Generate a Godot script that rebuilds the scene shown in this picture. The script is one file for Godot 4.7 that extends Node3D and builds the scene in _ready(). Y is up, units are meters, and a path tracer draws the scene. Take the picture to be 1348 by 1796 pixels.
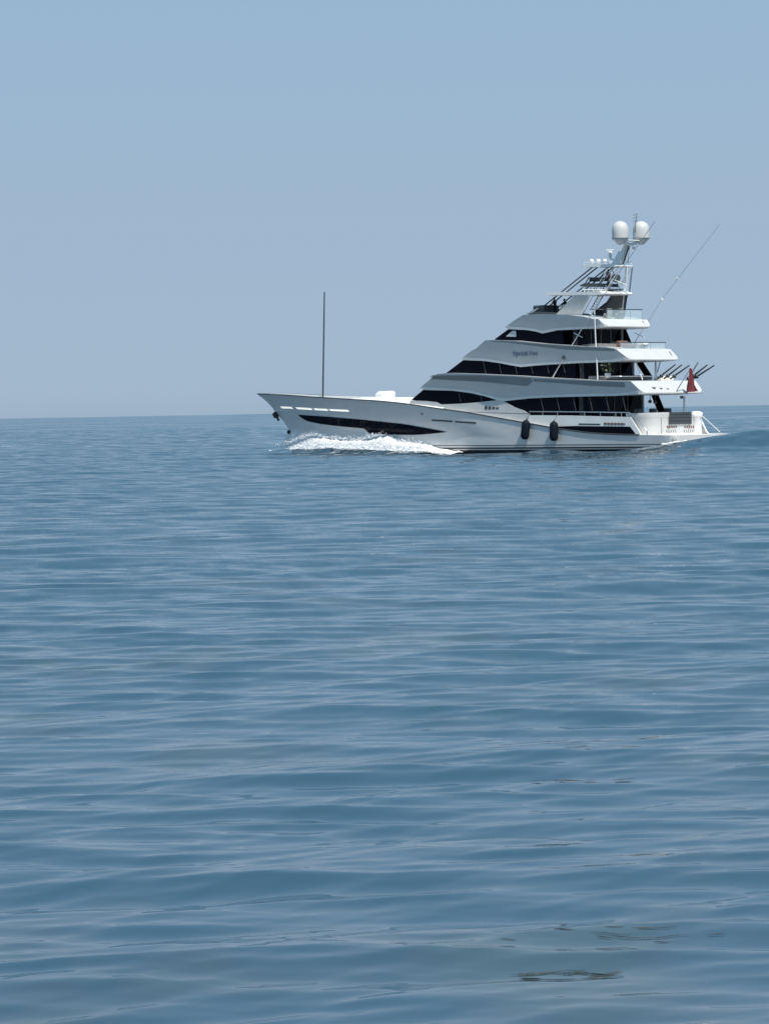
extends Node3D

var M := {}
var yacht: Node3D

func _ready():
	# camera: on the shore, a little over three metres above the water
	var cam := Camera3D.new()
	cam.name = "camera"
	cam.fov = 19.0
	cam.near = 0.5
	cam.far = 40000.0
	cam.position = Vector3(0, 3.66, 0)
	cam.rotation_order = EULER_ORDER_YXZ
	cam.rotation_degrees = Vector3(-1.8838, 0, -1.0198)
	add_child(cam)
	cam.current = true
	# sky and exposure
	var we := WorldEnvironment.new()
	we.name = "world_environment"
	var env := Environment.new()
	env.background_mode = Environment.BG_SKY
	var sm := ProceduralSkyMaterial.new()
	sm.sky_top_color = Color(0.46, 0.69, 0.86)
	sm.sky_horizon_color = Color(0.640, 0.722, 0.803)
	sm.sky_curve = 0.3
	sm.ground_bottom_color = Color(0.25, 0.36, 0.46)
	sm.ground_horizon_color = Color(0.640, 0.722, 0.803)
	sm.sun_angle_max = 14.0
	var sky := Sky.new()
	sky.sky_material = sm
	env.sky = sky
	env.tonemap_mode = Environment.TONE_MAPPER_LINEAR
	env.tonemap_exposure = 1.0
	env.sdfgi_enabled = true
	env.ssao_enabled = true
	env.ssil_enabled = true
	we.environment = env
	add_child(we)
	# sun: high, from behind the right shoulder, almost along the yacht
	var sun := DirectionalLight3D.new()
	sun.name = "sun"
	sun.light_energy = 1.6
	sun.light_color = Color(1.0, 0.975, 0.935)
	sun.light_angular_distance = 0.5
	sun.shadow_enabled = true
	sun.look_at_from_position(Vector3(0.459, 1.52, 0.889), Vector3.ZERO)
	add_child(sun)
	make_materials()
	make_sea()
	call_rest()

func mat(key, col, rough, metal = 0.0, spec = 0.5):
	var m := StandardMaterial3D.new()
	m.resource_name = key
	m.albedo_color = Color(col[0], col[1], col[2]).linear_to_srgb()
	m.roughness = rough
	m.metallic = metal
	m.metallic_specular = spec
	M[key] = m
	return m

# ---------------------------------------------------------------- sea
var wkx := PackedFloat32Array()
var wkz := PackedFloat32Array()
var wam := PackedFloat32Array()
var wph := PackedFloat32Array()
var wlen := PackedFloat32Array()

func sea_waves():
	var r := RandomNumberGenerator.new()
	r.seed = 77
	# [from, to wavelength, how many, rms slope each band, spread of direction in degrees]
	for band in [[9.0, 16.0, 5, 0.014, 18.0], [3.6, 8.0, 9, 0.030, 24.0], [1.5, 3.4, 11, 0.062, 25.0], [0.62, 1.4, 14, 0.084, 26.0], [0.28, 0.6, 12, 0.050, 28.0], [0.13, 0.26, 8, 0.012, 36.0]]:
		for i in band[2]:
			var l: float = band[0] * pow(band[1] / band[0], (i + r.randf()) / band[2])
			var k := TAU / l
			var a := deg_to_rad(r.randfn() * band[4] * 0.75 + 5.0)
			wkx.append(k * sin(a))
			wkz.append(k * cos(a))
			wam.append(band[3] * sqrt(2.0 / band[2]) / k)
			wph.append(r.randf() * TAU)
			wlen.append(l)

func make_sea():
	sea_waves()
	var fine := FastNoiseLite.new()
	fine.seed = 41
	fine.frequency = 1.0
	fine.fractal_octaves = 2
	var rr := RandomNumberGenerator.new()
	rr.seed = 19
	var t0 := Time.get_ticks_msec()
	var dist := PackedFloat32Array()
	var d := 11.0
	while d < 22000.0:
		dist.append(d)
		var step: float = 0.7 * d * d / 10270.0
		var cap: float = 0.55 if d < 330.0 else (1.3 if d < 800.0 else d * 0.012)
		d += clampf(step, 0.016, cap)
	var rows := dist.size()
	var cols := 450
	var st_v := PackedVector3Array()
	var st_n := PackedVector3Array()
	var st_u := PackedVector2Array()
	var st_c := PackedColorArray()
	st_c.resize(rows * cols)
	var deep := Color(0.026, 0.055, 0.083)
	var weedy := Color(0.039, 0.061, 0.068)
	st_v.resize(rows * cols)
	st_n.resize(rows * cols)
	st_u.resize(rows * cols)
	for i in rows:
		d = dist[i]
		var half: float = 4.5 + 0.168 * d
		var dx := 2.0 * half / (cols - 1)
		var dz: float = dist[mini(i + 1, rows - 1)] - dist[maxi(i - 1, 0)]
		var need: float = maxf(1.3 * dz, 2.2 * dx)
		# the waves this row can show: complex rotation from column to column
		var n := 0
		var lost := 0.0
		var cs := PackedFloat32Array()
		var sn := PackedFloat32Array()
		var ca := PackedFloat32Array()
		var sa := PackedFloat32Array()
		var am := PackedFloat32Array()
		var kx := PackedFloat32Array()
		var kz := PackedFloat32Array()
		var kk := PackedFloat32Array()
		for w in wam.size():
			var f: float = clampf((wlen[w] / need - 0.8) / 0.6, 0.0, 1.0)
			var sl: float = wam[w] * wam[w] * (wkx[w] * wkx[w] + wkz[w] * wkz[w]) * 0.5
			lost += sl * (1.0 - f * f)
			if f <= 0.0 or d > 2500.0:
				continue
			var ph: float = wkx[w] * -half + wkz[w] * -d + wph[w]
			cs.append(cos(ph)); sn.append(sin(ph))
			ca.append(cos(wkx[w] * dx)); sa.append(sin(wkx[w] * dx))
			am.append(wam[w] * f); kx.append(wkx[w]); kz.append(wkz[w]); kk.append(sqrt(wkx[w] * wkx[w] + wkz[w] * wkz[w]))
			n += 1
		lost = sqrt(lost)
		var nf := 0.45 / pow(2.0, floorf(log(need) / log(2.0)))
		for j in cols:
			var x := -half + j * dx
			var y := 0.0
			var gx := 0.0
			var gz := 0.0
			var px := 0.0
			var pz := 0.0
			var jac := 1.0
			for w in n:
				var c := cs[w]
				var s := sn[w]
				var a := am[w]
				y += a * s
				var ac := a * c
				gx += ac * kx[w]
				gz += ac * kz[w]
				px += ac * kx[w] / kk[w]
				pz += ac * kz[w] / kk[w]
				jac -= a * s * kk[w]
				cs[w] = c * ca[w] - s * sa[w]
				sn[w] = s * ca[w] + c * sa[w]
			var k := i * cols + j
			var calm := patchiness(x, -d)
			var sharp: float = calm / maxf(0.45, jac)
			y *= calm; gx *= sharp; gz *= sharp
			# ripples finer than the mesh: the eye meets mostly their near sides
			gz += lost * (1.5 * fine.get_noise_2d(x * nf, -d * nf * 3.5) + 0.12 * rr.randfn() - 0.8)
			gx += lost * 0.7 * fine.get_noise_2d(x * nf + 77.0, -d * nf * 3.5)
			if d > 215.0 and d < 340.0:
				var h0 := hull_wave(x, -d)
				y += h0
				gx += (hull_wave(x + 0.3, -d) - h0) / 0.3
				gz += (hull_wave(x, -d + 0.3) - h0) / 0.3
			st_v[k] = Vector3(x + px * calm, y, -d + pz * calm)
			st_n[k] = Vector3(-gx, 1, -gz).normalized()
			var g: float = smoothstep(0.15, 0.6, patch_noise.get_noise_2d(x * 0.16 + 40.0, -d * 0.11)) * (1.0 - 0.75 * smoothstep(40.0, 150.0, d))
			st_c[k] = deep.lerp(weedy, g)
			st_u[k] = Vector2(x * 0.36, d * 0.8)
	var idx := PackedInt32Array()
	idx.resize((rows - 1) * (cols - 1) * 6)
	var q := 0
	for i in rows - 1:
		for j in cols - 1:
			var a0 := i * cols + j
			idx[q] = a0; idx[q + 1] = a0 + cols; idx[q + 2] = a0 + 1
			idx[q + 3] = a0 + 1; idx[q + 4] = a0 + cols; idx[q + 5] = a0 + cols + 1
			q += 6
	var arr := []
	arr.resize(Mesh.ARRAY_MAX)
	arr[Mesh.ARRAY_VERTEX] = st_v
	arr[Mesh.ARRAY_NORMAL] = st_n
	arr[Mesh.ARRAY_TEX_UV] = st_u
	arr[Mesh.ARRAY_COLOR] = st_c
	arr[Mesh.ARRAY_INDEX] = idx
	var me := ArrayMesh.new()
	me.add_surface_from_arrays(Mesh.PRIMITIVE_TRIANGLES, arr)
	var o := MeshInstance3D.new()
	o.name = "sea"
	o.mesh = me
	o.material_override = M.water
	o.set_meta("kind", "structure")
	o.set_meta("label", "calm blue rippled sea reaching to the horizon")
	add_child(o)
	print("sea ", rows, " rows ", Time.get_ticks_msec() - t0, " ms")

var patch_noise := FastNoiseLite.new()
func patchiness(x: float, z: float) -> float:
	return 1.0 + 0.45 * patch_noise.get_noise_2d(x * 0.05, z * 0.035)

# the waves that the hull raises, in metres
func hull_wave(x: float, z: float) -> float:
	var y := 0.0
	# stern wave running off the port quarter
	if x > 12.0:
		var u := (x - 18.0) / 11.0
		var crest: float = -244.6 + 1.2 * sin(x * 0.31) + 0.02 * (x - 26.0) * (x - 26.0)
		var a: float = 1.64 * smoothstep(-0.15, 1.15, u) * (1.0 - 0.25 * smoothstep(1.3, 3.0, u))
		var t: float = (z - crest) / (4.2 if z > crest else 6.0)
		y += a * exp(-t * t)
	var dx := x - 7.31
	var dz := z + 268.6
	var lx := dx * 0.735 + dz * 0.678
	var lz := -dx * 0.678 + dz * 0.735
	if lx > -24.5 and lx < 8.0:
		var c := 0.4 + 2.9 * clampf((lx + 23.5) / 9.0, 0.0, 1.0) + 0.28 * maxf(0.0, lx + 14.5)
		var t := (lz - c - 0.6) / 1.5
		y += 0.4 * smoothstep(-24.5, -20.0, lx) * (1.0 - smoothstep(-6.0, 8.0, lx)) * exp(-t * t)
	var p := (lx - 4.0) / 8.0
	var q := (lz - 6.5) / 6.5
	y -= 0.24 * exp(-p * p - q * q)
	p = (lx - 14.0) / 2.6
	q = (lz - 6.0) / 2.0
	y += 0.28 * exp(-p * p - q * q)
	return y

func make_materials():
	var w = mat("water", [1.0, 1.0, 1.0], 0.02, 0.0, 0.88)
	w.vertex_color_use_as_albedo = true
	var nt := NoiseTexture2D.new()
	var fn := FastNoiseLite.new()
	fn.seed = 5
	fn.noise_type = FastNoiseLite.TYPE_SIMPLEX_SMOOTH
	fn.frequency = 0.018
	fn.fractal_octaves = 4
	fn.fractal_gain = 0.55
	nt.noise = fn
	nt.width = 1024
	nt.height = 1024
	nt.seamless = true
	nt.as_normal_map = true
	nt.bump_strength = 3.0
	w.normal_enabled = true
	w.normal_texture = nt
	w.normal_scale = 0.06
	patch_noise.seed = 3
	patch_noise.frequency = 1.0

func mats_yacht():
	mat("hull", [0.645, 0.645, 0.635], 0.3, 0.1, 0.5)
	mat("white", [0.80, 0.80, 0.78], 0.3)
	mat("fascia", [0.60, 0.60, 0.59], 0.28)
	mat("deck", [0.82, 0.80, 0.76], 0.6)
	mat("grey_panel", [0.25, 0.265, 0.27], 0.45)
	mat("glass", [0.002, 0.003, 0.008], 0.05, 0.0, 0.17)
	mat("black", [0.008, 0.009, 0.012], 0.35)
	mat("dark_grey", [0.045, 0.055, 0.06], 0.5)
	mat("mid_grey", [0.22, 0.22, 0.215], 0.6)
	mat("steel", [0.62, 0.63, 0.64], 0.22, 0.9)
	mat("pole_dark", [0.02, 0.025, 0.032], 0.35)
	mat("teak", [0.24, 0.13, 0.07], 0.7)
	mat("rubber", [0.006, 0.010, 0.019], 0.6, 0.0, 0.25)
	mat("red_cloth", [0.14, 0.022, 0.03], 0.85)
	mat("cushion", [0.72, 0.70, 0.66], 0.9)
	mat("rope", [0.6, 0.6, 0.57], 0.9)
	mat("letters", [0.2, 0.225, 0.33], 0.35)
	mat("brown", [0.16, 0.075, 0.06], 0.7)
	mat("foam", [0.97, 0.975, 0.98], 0.9, 0.0, 0.2)
	M.foam.backlight_enabled = true
	M.foam.backlight = Color(0.7, 0.71, 0.72)
	mat("sky_tone_pane", [0.42, 0.47, 0.5], 0.15)  # brightness of the sky behind the window, put into the colour
	mat("dome", [0.56, 0.56, 0.545], 0.35)
	mat("leaf", [0.30, 0.36, 0.22], 0.6)
	mat("weed", [0.024, 0.034, 0.036], 0.4)
	var c = mat("clear_glass", [0.6, 0.75, 0.78], 0.03)
	c.transparency = BaseMaterial3D.TRANSPARENCY_ALPHA
	c.albedo_color.a = 0.22
	var b = mat("body", [1, 1, 1], 0.8)
	b.vertex_color_use_as_albedo = true
	# the painted sides are not flawless: faint clouding of the gloss
	var nt := NoiseTexture2D.new()
	var fn := FastNoiseLite.new()
	fn.seed = 11
	fn.frequency = 0.012
	fn.fractal_octaves = 4
	nt.noise = fn
	nt.width = 512
	nt.height = 512
	nt.seamless = true
	var cr := Gradient.new()
	cr.set_color(0, Color(0.95, 0.95, 0.945))
	cr.set_color(1, Color(1, 1, 1))
	nt.color_ramp = cr
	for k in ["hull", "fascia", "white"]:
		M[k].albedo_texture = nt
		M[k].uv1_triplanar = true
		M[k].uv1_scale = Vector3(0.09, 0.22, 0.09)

# ---------------------------------------------------------------- shape helpers
func new_st() -> SurfaceTool:
	var st := SurfaceTool.new()
	st.begin(Mesh.PRIMITIVE_TRIANGLES)
	st.set_smooth_group(-1)
	return st

func quad(st: SurfaceTool, a: Vector3, b: Vector3, c: Vector3, d: Vector3):
	for p in [a, b, c, a, c, d]:
		st.add_vertex(p)

func tri(st: SurfaceTool, a: Vector3, b: Vector3, c: Vector3):
	for p in [a, b, c]:
		st.add_vertex(p)

func obj(called: String, st: SurfaceTool, m, parent: Node3D) -> MeshInstance3D:
	st.generate_normals()
	var o := MeshInstance3D.new()
	o.name = called
	o.mesh = st.commit()
	o.material_override = M[m] if m is String else m
	parent.add_child(o, true)
	return o

func lbl(o: Node, label: String) -> Node:
	o.set_meta("label", label)
	return o

func thing(called: String, label: String, category: String, at: Vector3, group := "") -> Node3D:
	var o := Node3D.new()
	o.name = called
	o.position = at
	o.set_meta("label", label)
	o.set_meta("category", category)
	if group != "":
		o.set_meta("group", group)
	add_child(o, true)
	return o

func at_curve(c: PackedVector2Array, x: float) -> float:
	if x <= c[0].x:
		return c[0].y
	for i in range(1, c.size()):
		if x <= c[i].x:
			var w: float = c[i].x - c[i - 1].x
			return lerpf(c[i - 1].y, c[i].y, (x - c[i - 1].x) / w if w > 1e-6 else 1.0)
	return c[c.size() - 1].y

func stations(a: PackedVector2Array, b: PackedVector2Array, step: float) -> PackedFloat32Array:
	var xs := []
	for p in a: xs.append(p.x)
	for p in b: xs.append(p.x)
	xs.sort()
	var out := PackedFloat32Array()
	for x in xs:
		if out.size() == 0:
			out.append(x)
		elif x - out[out.size() - 1] > 0.012:
			var from: float = out[out.size() - 1]
			var n := maxi(1, ceili((x - from) / step))
			for k in range(1, n + 1):
				out.append(from + (x - from) * k / n)
	return out

# a body that runs across the boat: side outline between two curves, half-breadth zf(x), front bowed forward by nose
func slab(top: PackedVector2Array, bot: PackedVector2Array, zf: Callable, inset := 0.0, nose := 0.0, nose_len := 5.0, round_aft := 0.0, lean := 0.0) -> SurfaceTool:
	var st := new_st()
	var xs := stations(top, bot, 0.5)
	var x_end := xs[xs.size() - 1]
	if round_aft > 0.0:
		for k in 5:
			xs.append(x_end - round_aft * (1.0 - (k + 0.5) / 5.0))
		xs.sort()
	var x0 := xs[0]
	var nz := 10
	var rt := []
	var rb := []
	for x in xs:
		var z: float = zf.call(x) - inset
		if round_aft > 0.0 and x > x_end - round_aft:
			var u: float = (x - (x_end - round_aft)) / round_aft
			z -= round_aft * 0.8 * (1.0 - sqrt(maxf(0.0, 1.0 - u * u)))
		var nb: float = nose * clampf(1.0 - (x - x0) / nose_len, 0.0, 1.0)
		var a := []
		var b := []
		for k in nz + 1:
			var s: float = -1.0 + 2.0 * k / nz
			var xx: float = x - nb * (1.0 - s * s)
			var yt := at_curve(top, x)
			var yb := at_curve(bot, x)
			a.append(Vector3(xx, yt, s * (z + lean * maxf(0.0, yt - yb))))
			b.append(Vector3(xx, yb, s * z))
		rt.append(a)
		rb.append(b)
	for i in rt.size() - 1:
		st.set_smooth_group(-1)
		for k in nz:
			quad(st, rt[i][k], rt[i + 1][k], rt[i + 1][k + 1], rt[i][k + 1])
			quad(st, rb[i][k], rb[i][k + 1], rb[i + 1][k + 1], rb[i + 1][k])
		st.set_smooth_group(1)
		quad(st, rt[i][nz], rt[i + 1][nz], rb[i + 1][nz], rb[i][nz])
		st.set_smooth_group(2)
		quad(st, rt[i][0], rb[i][0], rb[i + 1][0], rt[i + 1][0])
	st.set_smooth_group(-1)
	var e := rt.size() - 1
	for k in nz:
		if rt[e][k].y - rb[e][k].y > 0.01:
			quad(st, rt[e][k], rb[e][k], rb[e][k + 1], rt[e][k + 1])
		if rt[0][k].y - rb[0][k].y > 0.01:
			quad(st, rt[0][k], rt[0][k + 1], rb[0][k + 1], rb[0][k])
	return st

# a thin panel on the port side between two curves, following zf(x, y), with its edges
func panel(top: PackedVector2Array, bot: PackedVector2Array, zf: Callable, off: float, thick := 0.04, nv := 3, side := 1.0) -> SurfaceTool:
	var st := new_st()
	var xs := stations(top, bot, 0.35)
	var g := []
	for x in xs:
		var a := []
		var yt := at_curve(top, x)
		var yb := at_curve(bot, x)
		for k in nv + 1:
			var y := lerpf(yb, yt, float(k) / nv)
			a.append(Vector3(x, y, side * (zf.call(x, y) + off)))
		g.append(a)
	var back := Vector3(0, 0, -thick * side)
	for i in g.size() - 1:
		st.set_smooth_group(1)
		for k in nv:
			quad(st, g[i][k], g[i][k + 1], g[i + 1][k + 1], g[i + 1][k])
		st.set_smooth_group(-1)
		quad(st, g[i][nv], g[i][nv] + back, g[i + 1][nv] + back, g[i + 1][nv])
		quad(st, g[i][0], g[i + 1][0], g[i + 1][0] + back, g[i][0] + back)
	var e := g.size() - 1
	for k in nv:
		quad(st, g[e][k], g[e][k + 1], g[e][k + 1] + back, g[e][k] + back)
		quad(st, g[0][k], g[0][k] + back, g[0][k + 1] + back, g[0][k + 1])
	return st

func tube_to(st: SurfaceTool, path: PackedVector3Array, r0: float, r1: float, n := 8, spindle := false):
	st.set_smooth_group(1)
	var rings := []
	for i in path.size():
		var t: Vector3 = (path[mini(i + 1, path.size() - 1)] - path[maxi(i - 1, 0)]).normalized()
		var u := t.cross(Vector3.UP if absf(t.y) < 0.9 else Vector3.RIGHT).normalized()
		var v := t.cross(u)
		var r := lerpf(r0, r1, float(i) / maxf(1.0, path.size() - 1.0))
		if spindle:
			r = r0 * pow(sin(PI * (i + 0.3) / (path.size() - 0.4)), 0.8)
		var ring := []
		for k in n:
			var a := TAU * k / n
			ring.append(path[i] + (u * cos(a) + v * sin(a)) * r)
		rings.append(ring)
	for i in rings.size() - 1:
		for k in n:
			var k2 := (k + 1) % n
			quad(st, rings[i][k], rings[i][k2], rings[i + 1][k2], rings[i + 1][k])
	st.set_smooth_group(-1)
	for k in range(1, n - 1):
		tri(st, rings[0][0], rings[0][k + 1], rings[0][k])
		var l = rings[rings.size() - 1]
		tri(st, l[0], l[k], l[k + 1])

func tube(path: Array, r0: float, r1 := -1.0, n := 8) -> SurfaceTool:
	var st := new_st()
	tube_to(st, PackedVector3Array(path), r0, r0 if r1 < 0.0 else r1, n)
	return st

# box with chamfered edges, centre c, full size s
func box_to(st: SurfaceTool, c: Vector3, s: Vector3, ch := 0.02, turn := Basis()):
	st.set_smooth_group(-1)
	var h := s * 0.5
	ch = minf(ch, minf(h.x, minf(h.y, h.z)) * 0.6)
	var face := func(ax: int, sg: float):
		var a2 := (ax + 1) % 3
		var a3 := (ax + 2) % 3
		var p := []
		for q in [[-1, -1], [1, -1], [1, 1], [-1, 1]]:
			var v := Vector3()
			v[ax] = sg * h[ax]
			v[a2] = q[0] * (h[a2] - ch)
			v[a3] = q[1] * (h[a3] - ch)
			p.append(c + turn * v)
		if sg < 0: p.reverse()
		quad(st, p[3], p[2], p[1], p[0])
	for ax in 3:
		face.call(ax, 1.0)
		face.call(ax, -1.0)
	for ax in 3:
		var a2 := (ax + 1) % 3
		var a3 := (ax + 2) % 3
		for q in [[-1, -1], [1, -1], [1, 1], [-1, 1]]:
			var p := []
			for e in [[-1, 0], [1, 0], [1, 1], [-1, 1]]:
				var v := Vector3()
				v[ax] = e[0] * (h[ax] - ch)
				v[a2] = q[0] * (h[a2] - (ch if e[1] == 0 else 0.0))
				v[a3] = q[1] * (h[a3] - (0.0 if e[1] == 0 else ch))
				p.append(c + turn * v)
			if q[0] * q[1] < 0: p.reverse()
			quad(st, p[0], p[1], p[2], p[3])

func box(c: Vector3, s: Vector3, ch := 0.02, turn := Basis()) -> SurfaceTool:
	var st := new_st()
	box_to(st, c, s, ch, turn)
	return st

# turned body: profile of (radius, height) from bottom to top round the y axis through c
func lathe_to(st: SurfaceTool, c: Vector3, prof: Array, n := 20):
	st.set_smooth_group(1)
	for i in prof.size() - 1:
		for k in n:
			var a := TAU * k / n
			var b := TAU * (k + 1) / n
			var p: Vector2 = prof[i]
			var q: Vector2 = prof[i + 1]
			quad(st, c + Vector3(p.x * cos(a), p.y, p.x * sin(a)), c + Vector3(p.x * cos(b), p.y, p.x * sin(b)), c + Vector3(q.x * cos(b), q.y, q.x * sin(b)), c + Vector3(q.x * cos(a), q.y, q.x * sin(a)))

func lathe(c: Vector3, prof: Array, n := 20) -> SurfaceTool:
	var st := new_st()
	lathe_to(st, c, prof, n)
	return st

# ---------------------------------------------------------------- hull form (x aft from midships, y up, z to port)
var stem_y := PackedFloat32Array([-1.2, -0.1, 0.38, 1.07, 1.77, 2.08, 2.71, 3.22, 3.83, 4.62, 5.2])
var stem_x := PackedFloat32Array([-22.6, -23.05, -22.76, -22.29, -21.72, -22.0, -22.55, -23.28, -23.81, -24.81, -25.9])
var sheer := PackedVector2Array([Vector2(-25.90, 5.200), Vector2(-20.88, 5.027), Vector2(-17.25, 4.823), Vector2(-10.59, 4.481), Vector2(-7.12, 4.304), Vector2(-4.01, 4.064), Vector2(-2.10, 3.858), Vector2(0.37, 3.552), Vector2(3.71, 3.178), Vector2(6.17, 2.821), Vector2(9.19, 2.369), Vector2(11.30, 2.057), Vector2(12.99, 1.801), Vector2(14.96, 1.530), Vector2(16.95, 1.303), Vector2(18.86, 1.169), Vector2(21.28, 1.084), Vector2(26.20, 1.000)])
var stem_t := PackedFloat32Array()

func stem_at(y: float) -> float:
	if y <= stem_y[0]:
		return stem_x[0]
	for i in range(1, stem_y.size()):
		if y <= stem_y[i]:
			return lerpf(stem_x[i - 1], stem_x[i], (y - stem_y[i - 1]) / (stem_y[i] - stem_y[i - 1]))
	return stem_x[stem_x.size() - 1]

func sheer_at(x: float) -> float:
	return at_curve(sheer, x)

func stem_of(t: float) -> float:
	if stem_t.is_empty():
		for i in 57:
			var x := -24.0
			for k in 30:
				x = 0.5 * x + 0.5 * stem_at((-0.4 + i * 0.025) * sheer_at(x))
			stem_t.append(x)
	var f := clampf((t + 0.4) / 0.025, 0.0, 55.999)
	return lerpf(stem_t[int(f)], stem_t[int(f) + 1], f - int(f))

func beam_at(x: float, t: float) -> float:
	var tt := maxf(t, 0.0)
	var s := clampf((x - stem_of(t)) / (31.0 - 2.0 * tt), 0.0, 1.0)
	var w := clampf((x + 8.0) / 16.0, 0.0, 1.0)
	var z := (4.1 + 0.3 * w + (0.4 - 0.3 * w) * tt) * (1.0 - pow(1.0 - s, 1.6 + 0.5 * tt)) * (1.0 - 0.055 * clampf((x - 5.0) / 21.0, 0.0, 1.0))
	z *= 1.0 + 0.25 * minf(t, 0.0)
	if x > 25.4:
		z -= 0.45 * (1.0 - sqrt(maxf(0.0, 1.0 - pow((x - 25.4) / 0.62, 2.0))))
	return z

func hull_z(x: float, y: float) -> float:
	return beam_at(x, y / sheer_at(x))

func z_sheer(x: float) -> float:
	return beam_at(x, 1.0)
func zA(x: float) -> float:
	var s := clampf((x + 25.9) / 29.0, 0.0, 1.0)
	return minf(4.5 * (1.0 - pow(1.0 - s, 2.1)) * (1.0 - 0.055 * clampf((x - 5.0) / 21.0, 0.0, 1.0)) - 0.03, 4.12)
func zB(x: float) -> float:
	return 3.42 - 0.35 * pow(clampf((8.0 - x) / 9.0, 0.0, 1.0), 2.0)
func zC(x: float) -> float:
	return 3.12 - 0.35 * pow(clampf((12.0 - x) / 8.0, 0.0, 1.0), 2.0)
# the brow panels lean outwards towards their top
const LEAN := 0.26
var brow := {}
func leaning(k: String, x: float, y: float) -> float:
	return LEAN * maxf(0.0, y - at_curve(brow[k], x)) if brow.has(k) else 0.0
func zA2(x: float, y: float) -> float: return zA(x) + leaning("A", x, y)
func zB2(x: float, y: float) -> float: return zB(x) + leaning("B", x, y)
func zC2(x: float, y: float) -> float: return zC(x) + leaning("C", x, y)
func z_roof(_x: float) -> float: return 2.1
func z_perch(_x: float) -> float: return 1.3
func z_tub(_x: float) -> float: return 1.05
func z_visor(_x: float) -> float: return 2.0

func call_rest():
	mats_yacht()
	yacht = thing("motor_yacht", "large white sport yacht with stepped dark window bands heading left", "yacht", Vector3(7.31, 0.3, -268.6))
	yacht.rotation_degrees.y = -42.7
	make_hull()
	make_house()
	make_aft()
	make_tower()
	make_extras()
	make_foam()
	make_weed()

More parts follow.
